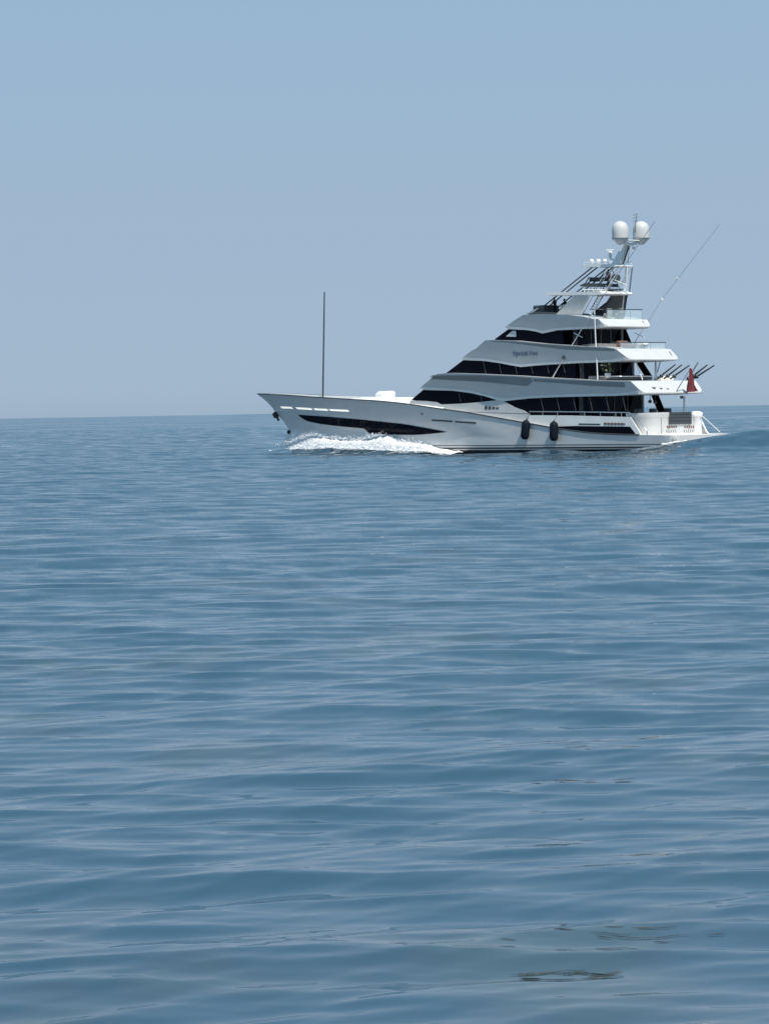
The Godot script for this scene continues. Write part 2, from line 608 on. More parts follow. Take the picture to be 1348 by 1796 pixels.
func make_hull():
	var rows := [-0.34, -0.22, -0.1, 0.0, 0.1, 0.2, 0.25, 0.3, 0.35, 0.4, 0.45, 0.5, 0.55, 0.6, 0.64, 0.68, 0.75, 0.785, 0.86, 0.93, 1.0]
	var ports := [[-22.275, -20.291], [-19.625, -17.018], [-16.643, -14.535], [-14.222, -11.361]]
	var us := []
	for k in 61:
		us.append(pow(k / 60.0, 1.15))
	var s0 := stem_of(0.765)
	for p in ports:
		for x in p:
			us.append((x - s0) / (26.0 - s0))
	for k in 8:
		us.append((25.4 + 0.075 * k - s0) / (26.0 - s0))
	us.sort()
	var grid := []
	for t in rows:
		var a := []
		var sx := stem_of(t)
		for u in us:
			var x: float = sx + (26.0 - sx) * u
			a.append(Vector3(x, t * sheer_at(x), beam_at(x, t)))
		grid.append(a)
	var st := new_st()
	for side in [1.0, -1.0]:
		var m := Vector3(1, 1, side)
		st.set_smooth_group(1 if side > 0 else 2)
		for i in rows.size() - 1:
			for j in us.size() - 1:
				if i == 16:
					var xm: float = s0 + (26.0 - s0) * (us[j] + us[j + 1]) * 0.5
					var open := false
					for p in ports:
						open = open or (xm > p[0] and xm < p[1])
					if open:
						continue
				var q := [grid[i][j] * m, grid[i + 1][j] * m, grid[i + 1][j + 1] * m, grid[i][j + 1] * m]
				if side < 0:
					q.reverse()
				quad(st, q[0], q[1], q[2], q[3])
	st.set_smooth_group(-1)
	var n := us.size() - 1
	for i in rows.size() - 1:
		var a: Vector3 = grid[i][n]
		var b: Vector3 = grid[i + 1][n]
		quad(st, a, b, b * Vector3(1, 1, -1), a * Vector3(1, 1, -1))
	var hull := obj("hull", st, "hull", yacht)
	# bottom paint and the two thin lines above it
	var zfun := hull_z
	var curve := func(y: float) -> PackedVector2Array:
		return PackedVector2Array([Vector2(-22.9 if y < 0.0 else -0.8, y), Vector2(0.5, y), Vector2(25.6, y)])
	obj("bottom_paint", panel(curve.call(-0.1), curve.call(-0.85), zfun, 0.012, 0.02), "black", hull)
	obj("boot_stripe", panel(curve.call(0.12), curve.call(0.0), zfun, 0.012, 0.02, 1), "black", hull)
	obj("boot_stripe", panel(curve.call(0.33), curve.call(0.27), zfun, 0.012, 0.02, 1), "dark_grey", hull)
	# long dark window low in the bow
	obj("hull_window", panel(PackedVector2Array([Vector2(-19.56, 3.185), Vector2(-14.78, 2.959), Vector2(-9.91, 2.658), Vector2(-4.71, 2.258), Vector2(-3.46, 2.132), Vector2(-1.22, 1.839), Vector2(0.39, 1.618), Vector2(1.28, 1.483)]), PackedVector2Array([Vector2(-19.57, 3.170), Vector2(-19.02, 2.839), Vector2(-18.27, 2.570), Vector2(-16.24, 2.305), Vector2(-12.52, 2.026), Vector2(-9.82, 1.859), Vector2(-9.26, 1.452), Vector2(-8.86, 1.409), Vector2(-6.73, 1.301), Vector2(-2.99, 1.250), Vector2(-0.81, 1.327), Vector2(1.28, 1.463)]), zfun, 0.04, 0.07, 6), "glass", hull)
	for s in [[-0.283, 2.253], [2.525, 4.992]]:
		var c := func(dy: float) -> PackedVector2Array:
			return PackedVector2Array([Vector2(s[0], 2.528 + dy - (s[0] - -0.283) * 0.058), Vector2(s[1], 2.528 + dy - (s[1] - -0.283) * 0.058)])
		obj("hull_slot", panel(c.call(0.07), c.call(-0.07), zfun, 0.012, 0.03, 1), "dark_grey", hull)
	obj("hull_hatch", panel(PackedVector2Array([Vector2(-1.571, 3.179), Vector2(-1.243, 3.150)]), PackedVector2Array([Vector2(-1.571, 3.005), Vector2(-1.243, 2.976)]), zfun, 0.012, 0.03, 1), "mid_grey", hull)
	# dark rubbing strake along the sheer, both sides
	for side in [1.0, -1.0]:
		var path := PackedVector3Array()
		for k in 80:
			var x := -25.75 + 48.2 * k / 79.0
			path.append(Vector3(x, sheer_at(x) + 0.015, side * (beam_at(x, 1.0) + 0.02)))
		var rs := new_st()
		tube_to(rs, path, 0.05, 0.06, 6)
		obj("rubbing_strake", rs, "dark_grey", hull)
	# anchors in their pockets at the stem
	var an := new_st()
	box_to(an, Vector3(-23.35, 3.2, 0.12), Vector3(0.42, 0.5, 0.5), 0.08, Basis(Vector3(0, 0, 1), 0.6))
	box_to(an, Vector3(-23.15, 2.95, 0.12), Vector3(0.22, 0.7, 0.18), 0.05, Basis(Vector3(0, 0, 1), 0.6))
	obj("anchor", an, "black", hull)
	obj("stem_eye", lathe(Vector3(-21.72, 1.62, 0.0), [Vector2(0.02, -0.2), Vector2(0.22, -0.15), Vector2(0.24, 0.1), Vector2(0.02, 0.2)], 10), "black", hull)
	obj("stern_fairlead", lathe(Vector3(25.998, 0.565, 4.250), [Vector2(0.02, -0.18), Vector2(0.2, -0.15), Vector2(0.2, 0.15), Vector2(0.02, 0.18)], 10), "mid_grey", hull)
	# foredeck: crowned, with an added open well that lets sun in behind the ports
	var wx0 := -23.6
	var wx1 := -10.9
	var dk := new_st()
	dk.set_smooth_group(1)
	var xs := []
	for k in 70:
		xs.append(-25.85 + 27.0 * k / 69.0)
	xs.append(wx0); xs.append(wx1); xs.sort()
	var crown := PackedVector2Array([Vector2(-25.84, 5.220), Vector2(-22.33, 5.150), Vector2(-19.54, 5.003), Vector2(-14.49, 4.805), Vector2(-10.81, 4.667), Vector2(-6.31, 4.569)])
	crown.append(Vector2(2.0, 4.4))
	var pt := func(x: float, s: float) -> Vector3:
		var e := sheer_at(x)
		return Vector3(x, e + maxf(0.0, at_curve(crown, x) - e) * (1.0 - pow(absf(s), 2.2)), s * (beam_at(x, 1.0) - 0.03))
	var inner := func(x: float) -> float:
		return 0.12 / maxf(0.3, beam_at(x, 1.0))
	for i in xs.size() - 1:
		var xa: float = xs[i]
		var xb: float = xs[i + 1]
		var well: bool = xa >= wx0 - 0.001 and xb <= wx1 + 0.001
		var ss := [-1.0, -0.75, -0.5, -0.25, -0.1, 0.2, 0.5, 0.8]
		for k in ss.size() - 1:
			if well and ss[k] >= -0.11:
				continue
			quad(dk, pt.call(xa, ss[k]), pt.call(xb, ss[k]), pt.call(xb, ss[k + 1]), pt.call(xa, ss[k + 1]))
		if not well:
			quad(dk, pt.call(xa, 0.8), pt.call(xb, 0.8), pt.call(xb, 1.0), pt.call(xa, 1.0))
	obj("foredeck", dk, "deck", yacht)
	var fl := new_st()
	for i in xs.size() - 1:
		var xa: float = xs[i]
		var xb: float = xs[i + 1]
		if xa >= wx0 - 0.001 and xb <= wx1 + 0.001:
			var f := func(x: float, s: float) -> Vector3:
				return Vector3(x, sheer_at(x) * 0.70 + 0.5 * (1.0 - s) * 0.45, s * (beam_at(x, 0.74) - 0.02) if s > 0 else -0.1 * (beam_at(x, 1.0) - 0.03))
			for k in 4:
				quad(fl, f.call(xa, 0.25 * k), f.call(xb, 0.25 * k), f.call(xb, 0.25 * k + 0.25), f.call(xa, 0.25 * k + 0.25))
			quad(fl, f.call(xa, 0.0), pt.call(xa, -0.1), pt.call(xb, -0.1), f.call(xb, 0.0))
	for x in [wx0, wx1]:
		quad(fl, Vector3(x, sheer_at(x) * 0.68, -0.3), pt.call(x, -0.1), pt.call(x, 1.0), Vector3(x, sheer_at(x) * 0.68, beam_at(x, 0.68)))
	obj("added_bow_well", fl, "white", yacht)

func make_house():
	var A := zA
	var B := zB
	var C := zC
	# main deck: panel under the windows, glass, brow above
	obj("lower_side", slab(PackedVector2Array([Vector2(-2.86, 4.275), Vector2(-0.92, 4.190), Vector2(0.21, 4.079), Vector2(0.73, 3.878), Vector2(2.77, 3.898), Vector2(4.65, 3.977), Vector2(7.13, 4.134), Vector2(7.86, 4.045), Vector2(8.99, 3.526), Vector2(10.12, 3.197), Vector2(10.81, 2.803), Vector2(12.74, 2.756)]), PackedVector2Array([Vector2(-2.87, 3.841), Vector2(0.06, 3.522), Vector2(3.38, 3.144), Vector2(5.85, 2.781), Vector2(8.91, 2.319), Vector2(11.04, 1.983), Vector2(12.72, 1.751)]), A, 0.0, 1.5, 6.0), "fascia", yacht)
	obj("window", slab(PackedVector2Array([Vector2(-2.76, 4.338), Vector2(-1.30, 5.207), Vector2(2.14, 5.121), Vector2(4.16, 4.938), Vector2(5.77, 4.740), Vector2(7.23, 4.230)]), PackedVector2Array([Vector2(-2.76, 4.313), Vector2(-0.92, 4.111), Vector2(0.20, 3.995), Vector2(0.73, 3.790), Vector2(2.76, 3.785), Vector2(4.65, 3.880), Vector2(7.23, 4.060)]), A, 0.05, 1.5, 6.0), "glass", yacht)
	obj("window", slab(PackedVector2Array([Vector2(7.74, 4.125), Vector2(10.78, 4.414), Vector2(13.82, 4.459), Vector2(15.67, 4.452)]), PackedVector2Array([Vector2(7.74, 4.052), Vector2(8.99, 3.453), Vector2(10.12, 3.125), Vector2(10.74, 2.684), Vector2(15.63, 2.531)]), A, 0.05), "glass", yacht)
	brow["A"] = PackedVector2Array([Vector2(-1.63, 5.337), Vector2(-1.10, 5.169), Vector2(2.14, 5.048), Vector2(4.15, 4.816), Vector2(5.76, 4.511), Vector2(7.13, 4.159), Vector2(7.86, 4.055), Vector2(10.77, 4.251), Vector2(13.82, 4.307), Vector2(16.82, 4.315), Vector2(20.01, 4.309)] + [Vector2(22.6, 4.4), Vector2(22.75, 4.44)])
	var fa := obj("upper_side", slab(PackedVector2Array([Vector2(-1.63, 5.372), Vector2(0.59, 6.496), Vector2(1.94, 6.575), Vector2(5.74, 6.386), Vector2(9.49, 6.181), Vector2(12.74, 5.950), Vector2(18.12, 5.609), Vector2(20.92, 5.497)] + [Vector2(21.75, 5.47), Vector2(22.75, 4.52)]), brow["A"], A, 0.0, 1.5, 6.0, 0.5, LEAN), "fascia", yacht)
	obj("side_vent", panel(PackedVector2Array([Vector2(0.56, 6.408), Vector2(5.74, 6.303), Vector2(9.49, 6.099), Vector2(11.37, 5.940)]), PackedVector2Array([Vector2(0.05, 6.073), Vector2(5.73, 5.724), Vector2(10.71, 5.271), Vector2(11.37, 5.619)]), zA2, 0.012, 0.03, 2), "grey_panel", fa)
	for k in 3:
		var f := (k + 1) / 4.0
		var c := func(d: float) -> PackedVector2Array:
			var p := PackedVector2Array()
			for x in [-0.2, 3.5, 8.6]:
				p.append(Vector2(x, lerpf(6.42, 6.32, (x + 0.2) / 8.8) - f * lerpf(0.42, 0.85, (x + 0.2) / 8.8) + d))
			return p
		obj("vent_slat", panel(c.call(0.02), c.call(-0.02), zA2, 0.03, 0.03, 1), "mid_grey", fa)
	obj("side_grey_band", panel(PackedVector2Array([Vector2(11.50, 5.913), Vector2(13.85, 5.770), Vector2(18.11, 5.538), Vector2(21.10, 5.390)]), PackedVector2Array([Vector2(11.49, 5.640), Vector2(13.85, 5.484), Vector2(17.80, 5.148), Vector2(21.09, 4.979)]), zA2, 0.012, 0.03, 2), "grey_panel", fa)  # darker grey band laid flat on the side, not sunk in
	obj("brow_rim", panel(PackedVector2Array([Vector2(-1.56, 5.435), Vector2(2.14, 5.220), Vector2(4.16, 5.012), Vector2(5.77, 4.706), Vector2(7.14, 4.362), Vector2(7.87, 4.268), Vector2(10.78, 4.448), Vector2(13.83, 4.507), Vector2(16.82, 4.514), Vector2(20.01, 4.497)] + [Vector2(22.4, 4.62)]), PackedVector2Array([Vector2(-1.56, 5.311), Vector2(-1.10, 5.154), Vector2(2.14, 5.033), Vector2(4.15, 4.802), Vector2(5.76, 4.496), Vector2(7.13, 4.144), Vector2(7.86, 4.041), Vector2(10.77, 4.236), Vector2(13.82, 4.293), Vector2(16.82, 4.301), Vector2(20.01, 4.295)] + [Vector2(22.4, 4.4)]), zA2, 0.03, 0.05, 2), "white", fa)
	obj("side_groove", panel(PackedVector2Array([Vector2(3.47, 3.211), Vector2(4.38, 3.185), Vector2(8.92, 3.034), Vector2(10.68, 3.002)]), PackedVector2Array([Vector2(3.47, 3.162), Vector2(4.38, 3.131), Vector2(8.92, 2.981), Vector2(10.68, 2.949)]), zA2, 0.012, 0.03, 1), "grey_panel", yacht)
	for k in 4:
		var p: Vector3 = Vector3(5.869, 3.521, 4.120)
		obj("side_louvre", box(Vector3(p.x + 0.42 * k, p.y - 0.02 * k, zA(p.x) + 0.01), Vector3(0.3, 0.3 - 0.05 * k, 0.03), 0.01), "dark_grey", yacht)
	# second deck
	obj("window", slab(PackedVector2Array([Vector2(0.55, 6.612), Vector2(2.65, 7.689), Vector2(5.13, 7.725), Vector2(8.01, 7.363), Vector2(9.24, 7.141), Vector2(12.19, 7.263), Vector2(15.15, 7.335)]), PackedVector2Array([Vector2(0.55, 6.593), Vector2(1.14, 6.491), Vector2(5.10, 6.261), Vector2(8.90, 6.036), Vector2(12.16, 5.825), Vector2(15.12, 5.622)]), B, 0.05, 1.3, 5.0), "glass", yacht)
	brow["B"] = PackedVector2Array([Vector2(2.50, 7.810), Vector2(2.72, 7.672), Vector2(5.13, 7.545), Vector2(7.06, 7.289), Vector2(8.00, 7.121), Vector2(9.24, 6.928), Vector2(10.81, 7.007), Vector2(12.19, 7.052), Vector2(15.62, 7.110), Vector2(18.91, 7.111)] + [Vector2(20.7, 7.2), Vector2(20.85, 7.24)])
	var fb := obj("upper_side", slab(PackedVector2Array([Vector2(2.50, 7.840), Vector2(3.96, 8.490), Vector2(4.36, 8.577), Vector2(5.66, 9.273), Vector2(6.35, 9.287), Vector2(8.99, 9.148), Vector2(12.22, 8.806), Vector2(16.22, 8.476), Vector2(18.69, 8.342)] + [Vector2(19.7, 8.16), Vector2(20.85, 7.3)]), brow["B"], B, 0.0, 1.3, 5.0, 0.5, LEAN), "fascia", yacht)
	obj("side_grey_band", panel(PackedVector2Array([Vector2(6.41, 9.222), Vector2(8.97, 9.081), Vector2(12.22, 8.749), Vector2(16.21, 8.419), Vector2(19.53, 8.216)]), PackedVector2Array([Vector2(6.67, 9.122), Vector2(8.46, 8.989), Vector2(12.22, 8.509), Vector2(14.44, 8.234), Vector2(19.53, 7.981)]), zB2, 0.012, 0.03, 2), "grey_panel", fb)  # same flat grey band, below the third-deck windows
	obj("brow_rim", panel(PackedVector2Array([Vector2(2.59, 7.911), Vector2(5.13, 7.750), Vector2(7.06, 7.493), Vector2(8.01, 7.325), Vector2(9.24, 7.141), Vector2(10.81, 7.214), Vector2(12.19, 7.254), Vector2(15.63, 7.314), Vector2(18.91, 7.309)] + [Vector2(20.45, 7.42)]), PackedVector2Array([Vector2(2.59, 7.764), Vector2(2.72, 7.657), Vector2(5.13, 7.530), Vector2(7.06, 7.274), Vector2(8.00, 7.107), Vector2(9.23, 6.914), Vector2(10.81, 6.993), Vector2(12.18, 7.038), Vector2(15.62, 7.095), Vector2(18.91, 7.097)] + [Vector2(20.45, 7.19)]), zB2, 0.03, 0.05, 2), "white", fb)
	obj("navigation_light", lathe(Vector3(5.952, 8.271, 3.250), [Vector2(0.02, -0.12), Vector2(0.14, -0.1), Vector2(0.14, 0.1), Vector2(0.02, 0.14)], 10), "black", fb)
	# the name in slanting letters
	var tm := TextMesh.new()
	tm.text = "Special One"
	var fv := FontVariation.new()
	var sf := SystemFont.new()
	sf.font_names = PackedStringArray(["Droid Serif"])
	fv.base_font = sf
	fv.variation_transform = Transform2D(Vector2(1, 0), Vector2(0.28, 1), Vector2())
	fv.variation_embolden = 0.3
	tm.font = fv
	tm.font_size = 32
	tm.pixel_size = 0.0155
	tm.depth = 0.03
	var nm := MeshInstance3D.new()
	nm.name = "name_lettering"
	nm.mesh = tm
	nm.material_override = M.letters
	var np: Vector3 = Vector3(9.983, 7.991, 3.420)
	nm.position = Vector3(np.x, np.y, zB2(np.x, np.y) + 0.03)
	nm.rotation.x = atan(LEAN)
	fb.add_child(nm)
	for g in [[Vector3(2.866, 4.445, 4.070), 4, 2.4, 0.7], [Vector3(12.032, 3.722, 4.070), 6, 1.75, 1.25], [Vector3(5.109, 6.944, 3.300), 8, 1.75, 1.15]]:
		for k in g[1]:
			var p: Vector3 = g[0] + Vector3(g[2] * k, -0.012 * k, 0)
			var zz: float = zA(p.x) if g[0].z > 4.0 else zB(p.x)
			obj("window_mullion", box(Vector3(p.x, p.y, zz - 0.045), Vector3(0.07, g[3], 0.03), 0.005, Basis(Vector3(0, 0, 1), 0.25)), "dark_grey", yacht)
	# third deck
	obj("window", slab(PackedVector2Array([Vector2(5.86, 9.357), Vector2(7.54, 10.192), Vector2(9.66, 10.222), Vector2(10.62, 10.095), Vector2(11.46, 9.876), Vector2(13.06, 10.114), Vector2(13.61, 10.144)]), PackedVector2Array([Vector2(5.86, 9.328), Vector2(8.69, 9.042), Vector2(11.97, 8.685), Vector2(13.58, 8.521)]), C, 0.05, 1.2, 4.0), "glass", yacht)
	obj("sky_tone_pane", panel(PackedVector2Array([Vector2(7.25, 9.579), Vector2(7.96, 10.019), Vector2(8.42, 10.004)]), PackedVector2Array([Vector2(7.25, 9.555), Vector2(8.41, 9.506)]), zC2, -0.035, 0.01, 1), "sky_tone_pane", yacht)  # sky seen through the window, painted on as a pale pane
	brow["C"] = PackedVector2Array([Vector2(7.23, 10.347), Vector2(7.50, 10.193), Vector2(9.66, 10.053), Vector2(10.61, 9.912), Vector2(11.44, 9.709), Vector2(13.05, 9.923), Vector2(15.67, 9.937), Vector2(17.22, 9.945)] + [Vector2(18.0, 10.0), Vector2(18.15, 10.06)])
	var fc := obj("upper_side", slab(PackedVector2Array([Vector2(7.23, 10.377), Vector2(8.33, 10.845), Vector2(9.55, 11.321), Vector2(11.15, 11.328), Vector2(14.50, 11.151), Vector2(16.02, 10.956), Vector2(17.23, 10.692)] + [Vector2(17.55, 10.72), Vector2(18.15, 10.12)]), brow["C"], C, 0.0, 1.2, 4.0, 0.45, LEAN), "fascia", yacht)
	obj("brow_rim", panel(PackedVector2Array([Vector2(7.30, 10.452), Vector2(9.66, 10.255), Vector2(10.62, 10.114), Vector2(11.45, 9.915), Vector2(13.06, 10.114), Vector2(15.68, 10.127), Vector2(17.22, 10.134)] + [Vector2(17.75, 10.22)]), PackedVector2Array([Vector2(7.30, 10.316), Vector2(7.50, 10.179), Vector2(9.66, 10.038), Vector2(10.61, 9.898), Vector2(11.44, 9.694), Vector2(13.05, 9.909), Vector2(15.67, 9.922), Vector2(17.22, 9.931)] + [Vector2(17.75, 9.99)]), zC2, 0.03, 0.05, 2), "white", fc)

func make_aft():
	# each deck ends in a glazed bulkhead with slanting wings at both sides, open aft of it
	var decks := [[16.476, 4.0, 2.0, 4.42, 18.073, 19.019], [16.036, 3.3, 5.4, 7.25, 16.965, 18.037], [15.160, 3.0, 8.1, 10.05, 15.480, 16.195]]
	for d in decks:
		var xb: float = d[0]
		var wz: float = d[1]
		var bh := obj("aft_bulkhead", box(Vector3(xb - 0.3, (d[2] + d[3]) * 0.5, 0), Vector3(0.5, d[3] - d[2], wz * 2.0), 0.03), "black", yacht)
		for k in 4:
			var z := -wz + 0.35 + (2.0 * wz - 0.7) * (k + 0.5) / 4.0
			obj("glass_door", box(Vector3(xb - 0.03, (d[2] + d[3]) * 0.5, z), Vector3(0.06, (d[3] - d[2]) * 0.86, (2.0 * wz - 1.0) / 4.0), 0.01), "glass", bh)
		for k in 3:
			var z := -wz + 0.35 + (2.0 * wz - 0.7) * (k + 1.0) / 4.0
			obj("door_post", box(Vector3(xb + 0.03, (d[2] + d[3]) * 0.5, z), Vector3(0.07, (d[3] - d[2]) * 0.9, 0.09), 0.01), "mid_grey", bh)
		for s in [1.0, -1.0]:
			obj("corner_post", box(Vector3(xb + 0.02, (d[2] + d[3]) * 0.5, s * (wz - 0.08)), Vector3(0.24, d[3] - d[2], 0.16), 0.03), "white" if s < 0 else "glass", bh)
			# slanting dark wing strip
			var ws := new_st()
			var xt: float = d[4]
			var xl: float = d[5]
			var a := [Vector3(xt, d[3] + 0.05, s * wz), Vector3(xl, d[2] + 0.55, s * wz), Vector3(xl - 0.75, d[2] + 0.55, s * wz), Vector3(xt - 0.75, d[3] + 0.05, s * wz)]
			var o := Vector3(0, 0, -0.09 * s)
			quad(ws, a[0], a[1], a[2], a[3])
			quad(ws, a[3] + o, a[2] + o, a[1] + o, a[0] + o)
			for k in 4:
				quad(ws, a[k], a[k] + o, a[(k + 1) % 4] + o, a[(k + 1) % 4])
			obj("wing_strip", ws, "glass", yacht)
		obj("aft_coaming", box(Vector3(xb + 1.2, d[2] + 0.42, 0), Vector3(1.9, 0.35, wz * 2.0 - 0.3), 0.04), "mid_grey", yacht)
	# main deck: walkway bulwark with rail, and the rounded cockpit wall
	var bw := obj("side_bulwark", panel(PackedVector2Array([Vector2(10.58, 2.816), Vector2(15.17, 2.736), Vector2(21.48, 2.533), Vector2(22.49, 1.146)]), PackedVector2Array([Vector2(10.57, 2.109), Vector2(12.78, 1.775), Vector2(14.77, 1.504), Vector2(16.78, 1.277), Vector2(18.71, 1.139), Vector2(22.49, 1.053)]), z_415, 0.0, 0.12, 3), "white", yacht)
	obj("bulwark_window", panel(PackedVector2Array([Vector2(13.79, 1.837), Vector2(15.76, 1.865), Vector2(21.41, 1.749), Vector2(21.96, 1.174)]), PackedVector2Array([Vector2(13.79, 1.717), Vector2(14.77, 1.589), Vector2(16.78, 1.353), Vector2(18.71, 1.214), Vector2(20.57, 1.152), Vector2(21.96, 1.136)]), z_415, 0.02, 0.03, 2), "glass", bw)
	obj("bulwark_slot", panel(PackedVector2Array([Vector2(16.01, 2.071), Vector2(18.31, 2.019)]), PackedVector2Array([Vector2(16.01, 1.967), Vector2(18.31, 1.920)]), z_415, 0.015, 0.03, 1), "black", bw)
	obj("bulwark_vent", panel(PackedVector2Array([Vector2(18.67, 2.110), Vector2(20.94, 2.048)]), PackedVector2Array([Vector2(18.67, 1.940), Vector2(20.94, 1.880)]), z_415, 0.015, 0.03, 1), "mid_grey", bw)
	for k in 6:
		obj("vent_bar", box(Vector3(18.844, 2.023, 4.180) + Vector3(0.36 * k, -0.008 * k, 0.0), Vector3(0.12, 0.2, 0.04), 0.01), "brown", bw)
	var rail := obj("side_rail", tube([Vector3(10.663, 2.781, 4.100), Vector3(10.670, 3.127, 4.100), Vector3(15.131, 3.045, 4.100), Vector3(21.333, 2.899, 4.100), Vector3(22.585, 1.937, 4.100), Vector3(23.017, 1.467, 4.100), Vector3(23.131, 1.280, 4.100), Vector3(23.126, 1.047, 4.100)], 0.045), "steel", yacht)
	for p in [Vector3(12.107, 3.099, 4.100), Vector3(13.717, 3.068, 4.100), Vector3(16.619, 3.011, 4.100), Vector3(18.288, 2.976, 4.100), Vector3(19.907, 2.936, 4.100), Vector3(20.502, 2.919, 4.100)]:
		obj("stanchion", tube([p, p - Vector3(0, 0.36, 0)], 0.03), "steel", rail)
	var steps := new_st()
	for k in 5:
		box_to(steps, Vector3(21.443, 1.192, 3.600) + Vector3(-0.32 * k + 0.3, 0.3 * k - 0.1, 0), Vector3(0.4, 0.3, 0.9), 0.02)
	obj("side_steps", steps, "mid_grey", yacht)
	# cockpit sole and stern platform
	var so := new_st()
	for k in 24:
		var xa := 0.5 + 25.5 * k / 24.0
		var xb := 0.5 + 25.5 * (k + 1) / 24.0
		quad(so, Vector3(xa, sheer_at(xa) - 0.04, -beam_at(xa, 1.0)), Vector3(xb, sheer_at(xb) - 0.04, -beam_at(xb, 1.0)), Vector3(xb, sheer_at(xb) - 0.04, beam_at(xb, 1.0)), Vector3(xa, sheer_at(xa) - 0.04, beam_at(xa, 1.0)))
	obj("cockpit_sole", so, "deck", yacht)
	# plan of the wall, from the port walkway round the corner to starboard
	var plan := [Vector2(20.6, 3.55), Vector2(21.4, 3.5), Vector2(21.9, 3.36), Vector2(22.3, 3.1), Vector2(22.65, 2.75), Vector2(22.85, 2.35), Vector2(22.95, 1.9), Vector2(22.98, 0.0), Vector2(22.98, -2.2), Vector2(22.98, -3.05), Vector2(22.9, -3.3), Vector2(22.6, -3.45), Vector2(21.0, -3.5)]
	var mw := new_st()
	for i in plan.size() - 1:
		var p: Vector2 = plan[i]
		var q: Vector2 = plan[i + 1]
		var w := func(v: Vector2, y: float, g: float) -> Vector3:
			return Vector3(21.5 + (v.x - 21.5) * (1.0 + g), y, v.y * (1.0 + g * 0.3))
		mw.set_smooth_group(1)
		quad(mw, w.call(p, 0.95, 0.0), w.call(p, 2.46, 0.0), w.call(q, 2.46, 0.0), w.call(q, 0.95, 0.0))
		quad(mw, w.call(p, 2.53, 0.04), w.call(p, 2.84, 0.04), w.call(q, 2.84, 0.04), w.call(q, 2.53, 0.04))
		quad(mw, w.call(p, 2.46, 0.0), w.call(p, 2.53, 0.04), w.call(q, 2.53, 0.04), w.call(q, 2.46, 0.0))
		mw.set_smooth_group(-1)
		quad(mw, w.call(p, 2.84, 0.04), Vector3(20.6, 2.9, 0), Vector3(20.6, 2.9, 0), w.call(q, 2.84, 0.04))
	var wall := obj("cockpit_wall", mw, "hull", yacht)
	for z in [1.95, 1.0, -1.72, -2.45]:
		obj("panel_seam", box(Vector3(22.985, 1.7, z), Vector3(0.02, 1.48, 0.035), 0.004), "mid_grey", wall)
	obj("step_ledge", box(Vector3(23.1, 1.05, -0.2), Vector3(0.35, 0.12, 5.2), 0.03), "white", wall)
	var pc: Vector3 = Vector3(23.050, 2.367, -0.499)
	obj("dark_hatch", box(pc, Vector3(0.16, 1.02, 2.95), 0.03), "dark_grey", wall)
	for k in 3:
		obj("hatch_slat", box(pc + Vector3(0.085, 0.3 - 0.26 * k, 0), Vector3(0.03, 0.03, 2.8), 0.005), "black", wall)
	for k in 5:
		for g in [Vector3(23.000, 1.653, 1.171), Vector3(23.000, 1.616, -1.194)]:
			obj("drawer_pull", box(g + Vector3(0.0, 0.0, -0.29 * k), Vector3(0.05, 0.18, 0.13), 0.01, Basis(Vector3(1, 0, 0), 0.35)), "brown", wall)
			obj("drawer_slot", box(g + Vector3(-0.005, -0.34, -0.29 * k + 0.1), Vector3(0.03, 0.24, 0.06), 0.005, Basis(Vector3(1, 0, 0), 0.35)), "mid_grey", wall)
	obj("corner_bollard", lathe(Vector3(22.900, 1.971, -2.850) * Vector3(1, 0, 1) + Vector3(0, 1.9, 0), [Vector2(0.48, -0.9), Vector2(0.5, 0.5), Vector2(0.56, 0.56), Vector2(0.56, 0.9), Vector2(0.3, 1.0), Vector2(0.01, 1.02)], 20), "white", wall)
	# starboard coaming, a curved gusset
	obj("starboard_coaming", panel(PackedVector2Array([Vector2(22.53, 2.773), Vector2(22.81, 2.341), Vector2(23.10, 1.766), Vector2(23.39, 1.263), Vector2(23.68, 0.952)]), PackedVector2Array([Vector2(22.49, 0.933), Vector2(23.67, 0.909)]), z_370, 0.0, 0.2, 3, -1.0), "white", yacht)
	obj("stern_line", tube([Vector3(23.000, 2.750, -3.145), Vector3(25.700, 1.147, -2.394)], 0.035), "rope", yacht)
	# deck posts
	obj("deck_post", tube([Vector3(22.200, 4.173, -2.212), Vector3(22.200, 2.867, -2.181)], 0.085), "steel", yacht)
	obj("deck_post", tube([Vector3(20.200, 7.070, -1.008), Vector3(20.200, 5.691, -0.975)], 0.1), "steel", yacht)
	obj("deck_strut", tube([Vector3(20.200, 7.070, -1.592), Vector3(20.200, 6.166, -1.196)], 0.06), "steel", yacht)
	obj("deck_strut", tube([Vector3(19.726, 6.987, 1.000), Vector3(20.333, 5.602, 1.000)], 0.04), "white", yacht)
	obj("ceiling_camera", lathe(Vector3(22.500, 4.104, -1.446), [Vector2(0.01, -0.16), Vector2(0.12, -0.1), Vector2(0.13, 0.1)], 10), "black", yacht)
	# seams and edges on the stern faces, a locker seat under the overhang
	for g in [[Vector3(22.300, 4.825, -3.893), Vector3(22.720, 4.364, -3.994)], [Vector3(20.100, 7.981, -3.012), Vector3(20.780, 7.247, -2.848)], [Vector3(17.750, 10.587, -2.445), Vector3(18.050, 10.099, -2.672)]]:
		obj("panel_seam", tube([g[0], g[1]], 0.03, -1.0, 5), "mid_grey", yacht)
	for z in [2.4, 0.4, -1.6]:
		obj("deck_chair", box(Vector3(20.9, 2.75, z), Vector3(0.55, 0.9, 0.5), 0.08), "dark_grey", yacht)
